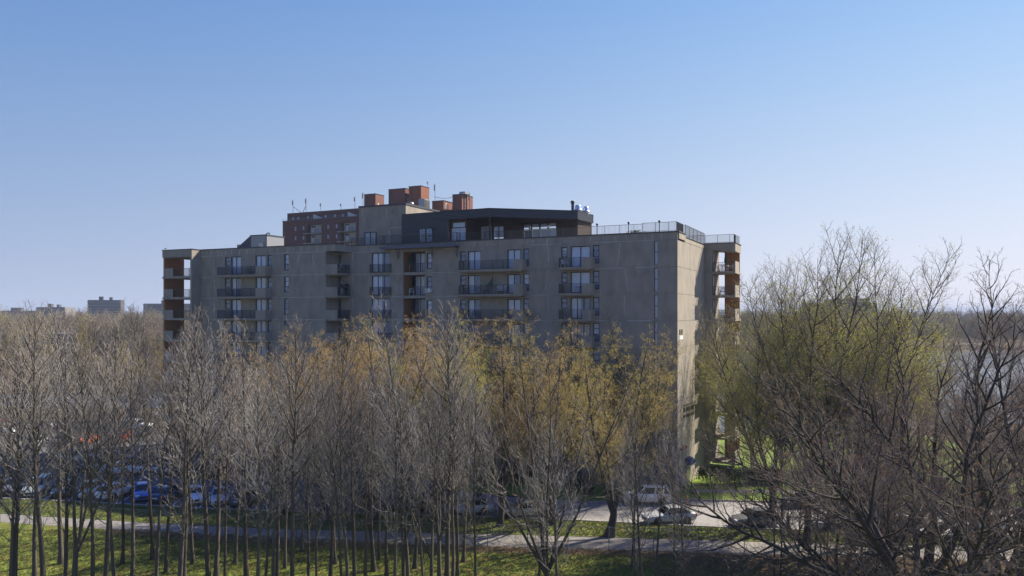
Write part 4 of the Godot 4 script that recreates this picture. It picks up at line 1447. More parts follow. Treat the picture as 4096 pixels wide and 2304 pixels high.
# ---------------------------------------------------------------- buildings behind
func brick_tower() -> void:
	var t := thing("brick_tower", "tall dark red brick apartment tower rising behind the concrete block", "building", Vector3(-62.0, 0, -215.0), -0.46)
	# local: front plane z = 0, x to the right from 0 to 34
	var g := G.new()
	var holes := []
	for r in 3:
		var y := 40.5 - r * 2.6
		for x in [3.2, 6.0, 14.4, 17.2]:
			holes.append([x, x + 0.95, y, y + 1.25])
		holes.append([7.8, 12.7, y - 0.9, y + 1.55])
		holes.append([19.1, 24.1, y - 0.9, y + 1.55])
	holed(g, -0.8, 34.0, 0.0, 43.3, 0.0, -0.3, holes)
	g.box(Vector3(-0.8, 0.0, -0.302), Vector3(-0.5, 43.3, -22.0))
	g.box(Vector3(33.7, 0.0, -0.302), Vector3(34.0, 43.3, -22.0))
	g.box(Vector3(-0.5, 43.0, -0.302), Vector3(33.7, 43.3, -22.0))
	part(t, "wall", g.mesh(), M.brick_red)
	g = G.new()
	var up := []
	for x in [0.8, 2.7, 6.0, 12.1, 15.2, 17.9, 19.8, 26.2]:
		up.append([x, x + 0.95, 43.75, 44.65])
	holed(g, -0.6, 34.0, 43.302, 45.7, -1.6, -1.9, up)
	g.box(Vector3(-0.6, 43.302, -1.902), Vector3(-0.3, 45.7, -20.0))
	g.box(Vector3(33.7, 43.302, -1.902), Vector3(34.0, 45.7, -20.0))
	g.box(Vector3(-0.3, 45.4, -1.902), Vector3(33.7, 45.7, -20.0))
	part(t, "top_storey", g.mesh(), M.brick_red)
	g = G.new()
	g.box(Vector3(-0.9, 43.302, 0.1), Vector3(33.9, 43.42, -0.2))
	part(t, "ledge", g.mesh(), M.cap_metal)
	part(t, "railing", railing_mesh([Vector2(-0.7, 0.0), Vector2(33.6, 0.0)], 0.5, 1.2, 0.03), M.galvanised, Vector3(0, 43.42, 0))
	g = G.new()
	g.box(Vector3(-0.4, 0.5, -2.6), Vector3(33.4, 42.9, -2.8))
	part(t, "inner_wall", g.mesh(), M.interior)
	g = G.new()
	g.box(Vector3(-0.2, 43.35, -3.4), Vector3(33.4, 45.3, -3.6))
	part(t, "inner_wall", g.mesh(), M.interior)
	for h in holes:
		if h[1] - h[0] > 2.0:
			var b2 := G.new()
			b2.quad(Vector3(h[0], h[2], -1.4), Vector3(h[1], h[2], -1.4), Vector3(h[1], h[3], -1.4), Vector3(h[0], h[3], -1.4))
			var rc := part(t, "balcony_recess", b2.mesh(), M.white_wall)
			for e in [[0.4, 1.7], [h[1] - h[0] - 1.2, h[1] - h[0] - 0.1]]:
				b2 = G.new()
				b2.box(Vector3(h[0] + e[0], h[2] + 0.05, -1.39), Vector3(h[0] + e[1], h[3] - 0.3, -1.33))
				part(rc, "door", b2.mesh(), M.far_glass)
			b2 = G.new()
			b2.box(Vector3(h[0] - 0.6, h[2] - 0.2, 1.0), Vector3(h[1], h[2] - 0.002, -1.4))
			part(rc, "slab", b2.mesh(), M.concrete)
			part(rc, "railing", railing_mesh([Vector2(h[0] - 0.5, 0.9), Vector2(h[1] - 0.1, 0.9)], 1.0, 0.3, 0.03), M.black_metal, Vector3(0, h[2], 0))
			b2 = G.new()
			b2.box(Vector3(h[0] + 2.2, h[2], 0.85), Vector3(h[0] + 3.4, h[2] + 1.3, 0.8))
			part(rc, "white_screen", b2.mesh(), M.white_wall)
		else:
			window(t, h[0], h[2], -0.15, h[1] - h[0], h[3] - h[2], "slide", "half")
	for h in up:
		window(t, h[0], h[2], -1.75, h[1] - h[0], h[3] - h[2], "slide", "curtain")
	for x in [9.5, 21.0]:
		g = G.new()
		g.hexa([Vector3(x, 43.43, -0.4), Vector3(x + 2.4, 43.43, -0.4), Vector3(x + 2.4, 43.43, -1.3), Vector3(x, 43.43, -1.3), Vector3(x, 44.7, -0.4), Vector3(x + 2.4, 43.8, -0.4), Vector3(x + 2.4, 43.8, -1.3), Vector3(x, 44.7, -1.3)])
		part(t, "white_parapet", g.mesh(), M.white_wall)
	# roof plant, seen with its sunlit right-hand sides
	g = G.new()
	g.box(Vector3(34.01, 0, -1.0), Vector3(54.0, 43.6, -14.0))
	part(t, "wing", g.mesh(), M.brick_red)
	for b in [[22.1, 25.8, 45.7, 49.9, -6.0, -9.9, "metal_red"], [31.4, 36.6, 46.0, 50.3, -4.0, -8.7, "metal_red"], [37.7, 41.4, 43.6, 50.6, -4.0, -7.9, "brick_orange"], [46.6, 49.9, 43.6, 45.9, -1.0, -7.5, "brick_orange"], [52.2, 54.9, 40.0, 47.2, -1.4, -6.8, "metal_red"]]:
		g = G.new()
		g.box(Vector3(b[0], b[2], b[4]), Vector3(b[1], b[3], b[5]))
		var box := part(t, "plant_room", g.mesh(), M[b[6]])
		g = G.new()
		g.box(Vector3(b[0] - 0.08, b[3] + 0.002, b[4] + 0.08), Vector3(b[1] + 0.08, b[3] + 0.14, b[5] - 0.08))
		part(box, "cap", g.mesh(), M.cap_metal)
		g = G.new()
		g.box(Vector3(b[1] + 0.01, b[2] + 0.5, b[4] - 0.9), Vector3(b[1] + 0.05, b[2] + 1.9, b[4] - 1.5))
		part(box, "hatch", g.mesh(), M.white_wall)
		g = G.new()
		g.rod(Vector3(b[0] + 0.9, b[2], b[4] + 0.1), Vector3(b[0] + 0.9, b[3], b[4] + 0.1), 0.06, 5)
		part(box, "drain_pipe", g.mesh(), M.far_dark)
	g = G.new()
	for j in 2:
		g.box(Vector3(49.91, 44.0, -2.2 - j * 3.0), Vector3(49.96, 45.2, -3.5 - j * 3.0))
	part(t, "side_windows", g.mesh(), M.far_glass)
	g = G.new()
	g.box(Vector3(43.0, 43.61, -0.4), Vector3(44.8, 46.7, -2.8))
	var ch := part(t, "chiller", g.mesh(), M.galvanised)
	g = G.new()
	g.box(Vector3(44.802, 43.9, -0.6), Vector3(44.86, 46.4, -2.6))
	part(ch, "grille", g.mesh(), M.far_dark)
	for e in [[36.4, 1.6, 0.5], [39.8, 2.0, 0.7], [35.2, 1.2, 0.4]]:
		g = G.new()
		g.lathe(Vector3(e[0], 43.6, -1.8), [Vector2(e[2] * 0.8, 0), Vector2(e[2] * 0.8, e[1]), Vector2(e[2], e[1] + 0.1), Vector2(e[2], e[1] + 0.5), Vector2(0.1, e[1] + 0.8)], 10)
		part(t, "roof_fan", g.mesh(), M.galvanised)
	g = G.new()
	g.box(Vector3(54.0, 47.35, -1.6), Vector3(55.6, 47.9, -4.2))
	part(t, "duct_cap", g.mesh(), M.galvanised)
	g = G.new()
	for k in 2:
		g.rod(Vector3(55.0, 41.0, -2.4 - k * 1.2), Vector3(55.0, 47.2, -2.4 - k * 1.2), 0.1, 5)
	for k in 5:
		g.bar(Vector3(55.0, 41.6 + k * 1.1, -2.4), Vector3(55.0, 42.5 + k * 1.1, -3.6), 0.08, 0.08)
	part(t, "ladder", g.mesh(), M.far_dark)
	for a in [[0.9, 45.7, 3.8], [5.5, 45.7, 4.0], [10.6, 45.7, 2.3], [17.4, 45.7, 1.7], [22.0, 45.7, 3.3], [24.6, 45.9, 4.0], [46.7, 46.0, 4.6], [44.6, 50.0, 1.2], [56.6, 43.0, 4.6]]:
		g = G.new()
		g.rod(Vector3(a[0], a[1], -2.2), Vector3(a[0], a[1] + a[2], -2.2), 0.055, 5)
		g.box(Vector3(a[0] - 0.3, a[1] + a[2] * 0.6, -2.28), Vector3(a[0] - 0.14, a[1] + a[2] * 0.92, -2.12))
		g.bar(Vector3(a[0] - 0.3, a[1] + a[2] * 0.7, -2.2), Vector3(a[0] + 0.05, a[1] + a[2] * 0.7, -2.2), 0.05, 0.05)
		part(t, "antenna", g.mesh(), M.far_dark)
	g = G.new()
	g.bar(Vector3(0.9, 47.6, -2.2), Vector3(3.9, 45.7, -2.2), 0.1, 0.1)
	g.bar(Vector3(5.5, 47.6, -2.2), Vector3(4.3, 45.7, -2.2), 0.1, 0.1)
	g.tube(PackedVector3Array([Vector3(46.0, 47.4, -3.0), Vector3(48.0, 46.9, -3.0), Vector3(50.0, 46.8, -3.0), Vector3(52.2, 47.1, -3.0)]), PackedFloat32Array([0.05, 0.05, 0.05, 0.05]), 4)
	part(t, "antenna_stays", g.mesh(), M.far_dark)

func slab_tower(label: String, at: Vector3, turn: float, w: float, h: float, deep: float, floors: int, wall: String, bands: String, bays: int) -> Node3D:
	var t := thing("distant_building", label, "building", at, turn, "buildings far behind the trees")
	var g := G.new()
	g.box(Vector3(-w / 2, -2, 0), Vector3(w / 2, h, -deep))
	part(t, "wall", g.mesh(), M[wall])
	var fh := h / floors
	g = G.new()
	g.box(Vector3(-1.2 * w / bays / 2.2, 0, 0.02), Vector3(1.2 * w / bays / 2.2, fh * 0.55, 0.25))
	var pane := g.mesh()
	g = G.new()
	g.box(Vector3(-w / 2 - 0.3, 0, 0.02), Vector3(w / 2 + 0.3, fh * 0.2, 1.3))
	var band := g.mesh()
	for k in floors:
		if bands:
			part(t, "balcony_band", band, M[bands], Vector3(0, (k + 0.05) * fh, 0))
		for j in bays:
			part(t, "window", pane, M.far_glass, Vector3(-w / 2 + (j + 0.5) * w / bays, (k + 0.32) * fh, 0))
	g = G.new()
	g.box(Vector3(-w * 0.2, h + 0.002, -deep * 0.3), Vector3(-w * 0.08, h + 3.0, -deep * 0.6))
	g.box(Vector3(w * 0.12, h + 0.002, -deep * 0.3), Vector3(w * 0.2, h + 2.4, -deep * 0.6))
	part(t, "roof_boxes", g.mesh(), M.far_dark)
	return t

func far_buildings() -> void:
	# places follow from bearing and an estimated distance
	slab_tower("wide dark apartment block with stepped balconies on the left skyline", Vector3(-352, 4, -680), 0.12, 27, 26, 8, 10, "far_dark", "far_stone", 9)
	slab_tower("low pale apartment row with white balconies left of the dark block", Vector3(-410, 6, -700), 0.1, 24, 18, 16, 6, "far_stone", "far_stone", 7)
	slab_tower("brown flat-roofed block right of the dark apartment block on the left skyline", Vector3(-300, 6, -690), 0.1, 44, 21, 18, 7, "far_dark", "", 12)
	slab_tower("long low grey building at the far left of the skyline", Vector3(-470, 4, -760), 0.08, 80, 17, 18, 5, "far_stone", "", 16)
	slab_tower("small pale house-like block at the left edge of the skyline", Vector3(-560, 4, -870), 0.08, 14, 14, 12, 4, "far_white", "", 4)
	slab_tower("wide blue-grey slab block behind the green tree on the right", Vector3(268, -2, -640), -0.12, 54, 29, 18, 10, "far_dark", "", 14)
	slab_tower("pale blue-grey apartment tower at the right end of the slab block", Vector3(288, -2, -665), -0.3, 26, 33, 18, 11, "far_stone", "far_white", 6)
	var t := thing("brick_house", "low orange-pink brick building half hidden among bare trees on the left", "building", Vector3(-158, 0, -268), 0.25)
	var g := G.new()
	holed(g, -12, 9, 0.0, 11.0, 0.0, -0.3, [[-10.5, -8.5, 6.5, 8.5], [-6.5, -4.5, 6.5, 8.5], [-10.5, -8.5, 2.5, 4.5], [-6.5, -4.5, 2.5, 4.5]])
	g.box(Vector3(-12, 0, -0.302), Vector3(9, 11, -10))
	part(t, "wall", g.mesh(), M.brick_orange)
	g = G.new()
	g.box(Vector3(-12.4, 11.002, 0.4), Vector3(9.4, 11.5, -10.4))
	part(t, "roof", g.mesh(), M.far_white)
	for p in [[-10.5, 6.5], [-6.5, 6.5], [-10.5, 2.5], [-6.5, 2.5]]:
		window(t, p[0], p[1], -0.15, 2.0, 2.0, "slide", "curtain")

# ---------------------------------------------------------------- street furniture and cars
func street_things() -> void:
	var s := thing("crossing_sign", "white rectangular sign with a black walking figure on a thin pole by the far kerb", "sign", Vector3(9.62, 0.1, -76.74), -0.15)
	var g := G.new()
	g.rod(Vector3(0, 0, 0), Vector3(0, 1.5, 0), 0.03, 8)
	part(s, "pole", g.mesh(), M.galvanised)
	g = G.new()
	var out := []
	for c in [[0.21, 0.33, 0.0], [-0.21, 0.33, 0.5], [-0.21, -0.33, 1.0], [0.21, -0.33, 1.5]]:
		for k in 4:
			var a: float = PI * (c[2] + k / 6.0)
			out.append(Vector2(c[0] + cos(a) * 0.05, c[1] + sin(a) * 0.05))
	g.slab(out, -0.012, 0.012)
	var bd := part(s, "panel", g.mesh(), M.sign_white, Vector3(0, 1.25, 0.045))
	bd.rotation = Vector3(PI / 2, 0, 0)
	g = G.new()
	var z := 0.062
	for st in [[Vector2(0.0, 0.22), Vector2(-0.01, 0.0), 0.06], [Vector2(-0.01, 0.02), Vector2(-0.15, -0.12), 0.045], [Vector2(-0.01, 0.02), Vector2(0.06, -0.1), 0.045], [Vector2(-0.18, -0.13), Vector2(0.12, -0.11), 0.03], [Vector2(0.1, 0.14), Vector2(0.18, 0.0), 0.035], [Vector2(-0.16, -0.26), Vector2(0.14, -0.24), 0.05], [Vector2(0.02, 0.17), Vector2(0.1, 0.1), 0.03]]:
		g.bar(Vector3(st[0].x, 1.25 + st[0].y, z), Vector3(st[1].x, 1.25 + st[1].y, z), st[2], 0.006)
	g.lathe(Vector3(0.01, 1.48, z), [Vector2(0.005, -0.03), Vector2(0.035, 0), Vector2(0.005, 0.03)], 8)
	part(s, "pictogram", g.mesh(), M.sign_black)
	var b := thing("marker_post", "thin orange marker post on the driveway behind the silver sedan", "post", Vector3(16.6, 0.0, -74.6))
	g = G.new()
	g.rod(Vector3.ZERO, Vector3(0, 0.95, 0), 0.05, 8)
	part(b, "tube", g.mesh(), M.marker_orange)
	g = G.new()
	g.lathe(Vector3.ZERO, [Vector2(0.16, 0), Vector2(0.14, 0.05), Vector2(0.05, 0.07)], 10)
	part(b, "foot", g.mesh(), M.trim_black)
	b = thing("delineator", "white and red striped marker post at the tail of the beige car", "post", Vector3(3.9, 0.0, -71.4))
	g = G.new()
	g.rod(Vector3.ZERO, Vector3(0, 1.0, 0), 0.06, 8)
	part(b, "tube", g.mesh(), M.sign_white)
	g = G.new()
	g.rod(Vector3(0, 0.45, 0), Vector3(0, 0.7, 0), 0.064, 8)
	part(b, "red_band", g.mesh(), M.tail_red)

var car_cache := {}

func car_profile(kind: String) -> Dictionary:
	match kind:
		"sedan": return {"l": 4.6, "w": 1.76, "hood": 0.84, "deck": 0.95, "roof": 1.44, "ws0": 0.72, "ws1": 0.12, "rw1": -1.0, "rw0": -1.72, "belt": 0.9}
		"hatch": return {"l": 4.1, "w": 1.72, "hood": 0.88, "deck": 1.0, "roof": 1.48, "ws0": 0.8, "ws1": 0.15, "rw1": -1.45, "rw0": -1.9, "belt": 0.92}
		"suv": return {"l": 4.5, "w": 1.84, "hood": 1.05, "deck": 1.1, "roof": 1.68, "ws0": 0.85, "ws1": 0.25, "rw1": -1.8, "rw0": -2.12, "belt": 1.06}
		"van": return {"l": 4.85, "w": 1.92, "hood": 1.0, "deck": 1.08, "roof": 1.74, "ws0": 1.25, "ws1": 0.45, "rw1": -2.05, "rw0": -2.3, "belt": 1.04}
	return {"l": 5.3, "w": 1.92, "hood": 1.08, "deck": 1.12, "roof": 1.78, "ws0": 0.75, "ws1": 0.2, "rw1": -0.9, "rw0": -1.05, "belt": 1.1}

func car_meshes(kind: String) -> Dictionary:
	if car_cache.has(kind):
		return car_cache[kind]
	var p := car_profile(kind)
	var hl: float = p.l / 2.0
	var hw: float = p.w / 2.0
	var out := {}
	# body shell: sections along x (front is +x)
	var g := G.new()
	var rings := []
	var deck: float = p.deck
	var pick := kind == "pickup"
	var st := [[hl, 0.62, 0.32, 0.56, 0.78], [hl - 0.06, 0.78, 0.24, 0.62, 0.84], [hl - 0.3, 0.92, 0.2, p.hood - 0.1, 0.93], [hl - 0.75, 0.98, 0.2, p.hood - 0.02, 0.97], [p.ws0, 1.0, 0.2, p.hood + 0.04, 1.0], [p.ws1, 1.0, 0.2, p.belt, 1.0], [-0.4, 1.0, 0.2, p.belt + 0.02, 1.0], [p.rw1, 1.0, 0.2, p.belt + 0.04, 1.0], [p.rw0, 0.99, 0.22, deck, 0.99], [-hl + 0.3, 0.97, 0.24, deck - 0.01, 0.97], [-hl + 0.08, 0.9, 0.28, deck - 0.1, 0.92], [-hl, 0.78, 0.36, deck - 0.24, 0.86]]
	for s in st:
		var x: float = s[0]
		var w: float = hw * s[1]
		var y0: float = s[2]
		var y1: float = s[3]
		var ring := []
		var half := [Vector2(0.0, y0), Vector2(w * 0.82, y0), Vector2(w * 0.96, y0 + 0.08), Vector2(w, lerpf(y0, y1, 0.35)), Vector2(w * 1.005, lerpf(y0, y1, 0.6)), Vector2(w * 0.97, lerpf(y0, y1, 0.86)), Vector2(w * 0.9, y1 - 0.015), Vector2(w * 0.6, y1 + 0.02), Vector2(0.0, y1 + 0.03)]
		for q in half:
			ring.append(Vector3(x, q.y, q.x))
		for k in range(half.size() - 2, 0, -1):
			ring.append(Vector3(x, half[k].y, -half[k].x))
		rings.append(ring)
	g.loft(rings)
	if pick:
		g.box(Vector3(-hl + 0.12, deck + 0.03, hw - 0.14), Vector3(p.rw0 - 0.05, deck + 0.16, hw - 0.03))
		g.box(Vector3(-hl + 0.12, deck + 0.03, -hw + 0.03), Vector3(p.rw0 - 0.05, deck + 0.16, -hw + 0.14))
	out.body = g.mesh()
	# glasshouse and roof
	g = G.new()
	var roof := G.new()
	var R: float = p.roof
	var gs := [[p.ws0 + 0.02, p.hood + 0.02, 0.86, 0.84], [lerpf(p.ws0, p.ws1, 0.5), lerpf(p.hood, R, 0.55), 0.89, 0.75], [p.ws1, R - 0.06, 0.9, 0.68], [lerpf(p.ws1, p.rw1, 0.5), R - 0.045, 0.9, 0.69], [p.rw1, R - 0.075, 0.9, 0.67], [lerpf(p.rw1, p.rw0, 0.5), lerpf(deck, R, 0.52), 0.88, 0.74], [p.rw0 - 0.02, deck + 0.01, 0.86, 0.83]]
	rings = []
	for s in gs:
		var yb: float = minf(p.belt - 0.06, s[1] - 0.01)
		rings.append([Vector3(s[0], yb, hw * s[2]), Vector3(s[0], s[1] - 0.02, hw * s[3]), Vector3(s[0], s[1], hw * s[3] * 0.86), Vector3(s[0], s[1] + 0.015, 0), Vector3(s[0], s[1], -hw * s[3] * 0.86), Vector3(s[0], s[1] - 0.02, -hw * s[3]), Vector3(s[0], yb, -hw * s[2])])
	for r in rings:
		r.reverse()
	g.loft(rings)
	out.glass = g.mesh()
	rings = []
	for k in 7:
		var u := k / 6.0
		var x := lerpf(p.ws1 + 0.1, p.rw1 - 0.08, u)
		var y := R - 0.03 - 0.07 * pow(absf(u - 0.45) * 2.0, 2.6)
		var w := hw * 0.69
		rings.append([Vector3(x, y - 0.05, w * 1.03), Vector3(x, y - 0.005, w * 0.94), Vector3(x, y + 0.025, w * 0.5), Vector3(x, y + 0.035, 0), Vector3(x, y + 0.025, -w * 0.5), Vector3(x, y - 0.005, -w * 0.94), Vector3(x, y - 0.05, -w * 1.03)])
	for r in rings:
		r.reverse()
	roof.loft(rings)
	for s in [-1.0, 1.0]:
		roof.bar(Vector3(p.ws0, p.hood + 0.05, hw * 0.87 * s), Vector3(p.ws1 + 0.06, R - 0.09, hw * 0.705 * s), 0.05, 0.07)
		roof.bar(Vector3(p.rw1 - 0.04, R - 0.1, hw * 0.7 * s), Vector3(p.rw0, deck + 0.03, hw * 0.86 * s), 0.06, 0.16 if kind != "sedan" else 0.1)
		var bx: float = lerpf(p.ws1, p.rw1, 0.45)
		roof.bar(Vector3(bx, p.belt - 0.03, hw * 0.895 * s), Vector3(bx - 0.04, R - 0.09, hw * 0.72 * s), 0.04, 0.09)
		if kind in ["suv", "van"]:
			var cx: float = p.rw1 + 0.35
			roof.bar(Vector3(cx, p.belt - 0.03, hw * 0.9 * s), Vector3(cx - 0.03, R - 0.09, hw * 0.72 * s), 0.04, 0.14)
	out.roof = roof.mesh()
	# wheels
	g = G.new()
	var r := 0.33 if kind in ["suv", "van", "pickup"] else 0.31
	var ty := []
	for q in [[r * 0.62, -0.1], [r * 0.92, -0.105], [r, -0.07], [r, 0.07], [r * 0.92, 0.105], [r * 0.62, 0.1]]:
		var ring := []
		for k in 20:
			var a := TAU * k / 20.0
			ring.append(Vector3(cos(a) * q[0], sin(a) * q[0], q[1]))
		ty.append(ring)
	g.loft(ty, false)
	out.tyre = g.mesh()
	g = G.new()
	for k in 7:
		var a := TAU * k / 7.0
		g.bar(Vector3(0, 0, 0.07), Vector3(cos(a), sin(a), 0) * r * 0.62 + Vector3(0, 0, 0.075), 0.06, 0.03)
	var rim := []
	for q in [[r * 0.64, 0.098], [r * 0.56, 0.085], [r * 0.54, 0.0]]:
		var ring := []
		for k in 20:
			var a := TAU * k / 20.0
			ring.append(Vector3(cos(a) * q[0], sin(a) * q[0], q[1]))
		rim.append(ring)
	g.loft(rim, false)
	out.rim = g.mesh()
	g = G.new()
	var disc := []
	for q in [0.0, 0.012]:
		var ring := []
		for k in 20:
			var a := TAU * k / 20.0
			ring.append(Vector3(cos(a) * (r + 0.06), sin(a) * (r + 0.06), q))
		disc.append(ring)
	g.loft(disc)
	out.arch = g.mesh()
	g = G.new()
	for s in [-1.0, 1.0]:
		g.hexa([Vector3(-0.06, -0.07, -0.2), Vector3(-0.06, -0.07, 0.2), Vector3(0.08, -0.05, 0.17), Vector3(0.08, -0.05, -0.17), Vector3(-0.12, 0.07, -0.21), Vector3(-0.12, 0.07, 0.21), Vector3(0.03, 0.06, 0.18), Vector3(0.03, 0.06, -0.18)])
		break
	out.lamp = g.mesh()
	g = G.new()
	g.box(Vector3(-0.05, -0.09, -0.12), Vector3(0.05, 0.1, 0.12))
	out.tail = g.mesh()
	g = G.new()
	g.box(Vector3(-0.02, -0.06, -0.26), Vector3(0.02, 0.06, 0.26))
	out.plate = g.mesh()
	g = G.new()
	g.hexa([Vector3(-0.05, -0.05, -0.02), Vector3(-0.05, -0.05, 0.18), Vector3(0.05, -0.05, 0.16), Vector3(0.05, -0.05, 0.0), Vector3(-0.06, 0.08, 0.0), Vector3(-0.06, 0.08, 0.19), Vector3(0.04, 0.07, 0.16), Vector3(0.04, 0.07, 0.02)])
	out.mirror = g.mesh()
	g = G.new()
	g.box(Vector3(-0.03, -0.1, -0.45), Vector3(0.03, 0.1, 0.45))
	out.grille = g.mesh()
	g = G.new()
	for s in [-1.0, 1.0]:
		for x in [p.ws0 - 0.15, lerpf(p.ws1, p.rw1, 0.45), p.rw1 + (0.1 if kind != "sedan" else -0.1)]:
			g.box(Vector3(x - 0.006, 0.32, hw * 0.985 * s), Vector3(x + 0.006, p.belt - 0.12, hw * 1.008 * s))
		g.box(Vector3(-hl + 0.6, 0.19, hw * 0.97 * s), Vector3(hl - 0.6, 0.29, hw * 1.0 * s))
	out.trim = g.mesh()
	out.profile = p
	out.r = r
	car_cache[kind] = out
	return out

func car(kind: String, paint: String, label: String, x: float, z: float, turn: float) -> void:
	var c := car_meshes(kind)
	var p: Dictionary = c.profile
	var o := thing("parked_car", label, "car", Vector3(x, 0.004, z), turn, "cars parked around the building")
	part(o, "body", c.body, M[paint])
	part(o, "glasshouse", c.glass, M.car_glass)
	part(o, "roof", c.roof, M[paint])
	part(o, "trim", c.trim, M.trim_black)
	var hl: float = p.l / 2.0
	var hw: float = p.w / 2.0
	var base: float = 0.29 * p.l
	for sx in [1.0, -1.0]:
		for sz in [1.0, -1.0]:
			var w := part(o, "wheel", c.tyre, M.tyre, Vector3(base * sx, c.r, (hw - 0.1) * sz))
			var rm := part(w, "rim", c.rim, M.rim)
			if sz < 0.0:
				w.rotation.y = PI
			part(o, "wheel_arch", c.arch, M.trim_black, Vector3(base * sx, c.r + 0.02, (hw + 0.002) * sz - (0.012 if sz < 0.0 else 0.0)))
	for sz in [1.0, -1.0]:
		var h := part(o, "headlight", c.lamp, M.lamp_clear, Vector3(hl - 0.14, p.hood - 0.2, (hw - 0.3) * sz))
		part(o, "tail_light", c.tail, M.tail_red, Vector3(-hl + 0.07, p.deck - 0.22, (hw - 0.2) * sz))
		var mi := part(o, "mirror", c.mirror, M[paint], Vector3(p.ws0 - 0.25, p.belt + 0.08, (hw - 0.02) * sz))
		if sz < 0.0:
			mi.rotation.y = PI
	part(o, "number_plate", c.plate, M.plate, Vector3(-hl - 0.005, 0.62, 0))
	part(o, "grille", c.grille, M.trim_black, Vector3(hl - 0.02, 0.5, 0))

func cars() -> void:
	# along the driveway: turn PI faces left
	var road := PI + 0.16
	car("suv", "paint_white_car", "white station wagon parked by the far kerb at the building's right corner", 12.9, -75.3, PI - 0.05)
	car("sedan", "paint_silver", "silver sedan parked at the near kerb right of the forked tree", 13.6, -68.35, road + 0.04)
	car("sedan", "paint_beige", "beige-grey sedan parked at the near kerb left of the sunny driveway", 0.9, -70.35, road)
	car("sedan", "paint_silver", "silver-blue sedan with a red tail light, in shade between the lawn trees", -3.9, -71.3, road)
	car("sedan", "paint_black", "black sedan in the building's shade at the near kerb", -9.9, -72.1, road)
	car("hatch", "paint_grey", "dark grey car at the near kerb, partly hidden by brown twigs", 20.6, -67.2, road + 0.02)
	car("sedan", "paint_white_car", "white car behind the twigs between thin trunks on the right", 27.3, -66.4, road)
	car("sedan", "paint_silver", "silver car nearest the big dark trunk on the right", 31.9, -65.7, road)
	car("hatch", "paint_silver", "pale car to the right of the big dark trunk", 38.4, -64.9, road)
	car("sedan", "paint_grey", "grey car on the far kerb whose red tail light shows through the twigs", 27.6, -74.0, road)
	# front row of the parking lot, noses or tails towards the lawn
	var rows := [["sedan", "paint_grey", "dark car with a white neighbour, first of the front row at the left edge", -50.6, -1.4], ["van", "paint_pale_green", "pale green minivan in the front row near the left edge", -47.7, -1.45], ["sedan", "paint_black", "black sedan right of the pale green minivan", -45.0, -1.3], ["sedan", "paint_beige", "beige sedan facing the lawn in the front row", -42.1, -1.25], ["hatch", "paint_white_car", "white hatchback with its tail to the lawn, right of the beige sedan", -39.2, 1.25], ["hatch", "paint_blue", "bright blue hatchback in the front row", -36.2, -1.2], ["sedan", "paint_navy", "dark blue car with a red tail light right of the bright blue hatchback", -33.5, 1.35], ["sedan", "paint_white_car", "white sedan facing the lawn in the front row", -30.7, -1.3], ["sedan", "paint_silver", "silver car right of the white sedan in the front row", -28.0, -1.35], ["hatch", "paint_grey", "grey hatchback at the right end of the front row", -25.3, 1.3]]
	for r in rows:
		var z: float = -76.9 + (r[3] + 50.0) * 0.187 - 2.95
		car(r[0], r[1], r[2], r[3], z, r[4] + 0.1)
	for r in [["sedan", "paint_white_car", "white sedan alone in the shaded second row", -44.2, -89.0, -0.1], ["sedan", "paint_navy", "dark blue sedan left of the white one in the second row", -50.0, -90.5, -0.1], ["sedan", "paint_grey", "grey sedan at the right of the shaded second row", -38.6, -88.6, 3.0], ["hatch", "paint_black", "black hatchback in the second row by the facade", -33.6, -87.0, 3.0],
		["sedan", "paint_silver", "silver sedan in the shaded middle row", -53.2, -96.5, 0.1], ["sedan", "paint_grey", "grey sedan in the middle row right of the silver one", -48.2, -96.0, 0.1], ["van", "paint_navy", "dark blue van at the right of the middle row", -42.9, -96.4, 0.1],
		["hatch", "paint_orange", "orange hatchback in the third row", -59.2, -109.9, -1.4], ["pickup", "paint_red", "red pickup right of the orange hatchback", -55.4, -110.8, -1.4], ["sedan", "paint_silver", "pale sedan left of the orange hatchback", -65.0, -107.6, -1.3], ["sedan", "paint_grey", "grey sedan between the pale sedan and the orange hatchback", -62.2, -109.6, 1.6], ["van", "paint_black", "black van behind the orange hatchback", -58.4, -116.5, -1.4], ["sedan", "paint_black", "black sedan behind the red pickup", -54.8, -117.0, -1.4],
		["suv", "paint_white_car", "white estate car at the left edge of the far row", -75.8, -117.8, -0.4], ["hatch", "paint_red", "red car at the left edge of the far row", -80.0, -124.0, -0.3], ["sedan", "paint_white_car", "white sedan in the far row by the bank", -74.0, -124.6, -0.3], ["sedan", "paint_beige", "cream sedan right of the white one in the far row", -68.6, -123.6, -0.3], ["suv", "paint_white_car", "white van-like car at the right end of the far row", -58.6, -123.2, -0.2], ["sedan", "paint_navy", "navy sedan in the far row", -63.4, -122.8, -0.2]]:
		car(r[0], r[1], r[2], r[3], r[4], r[5])

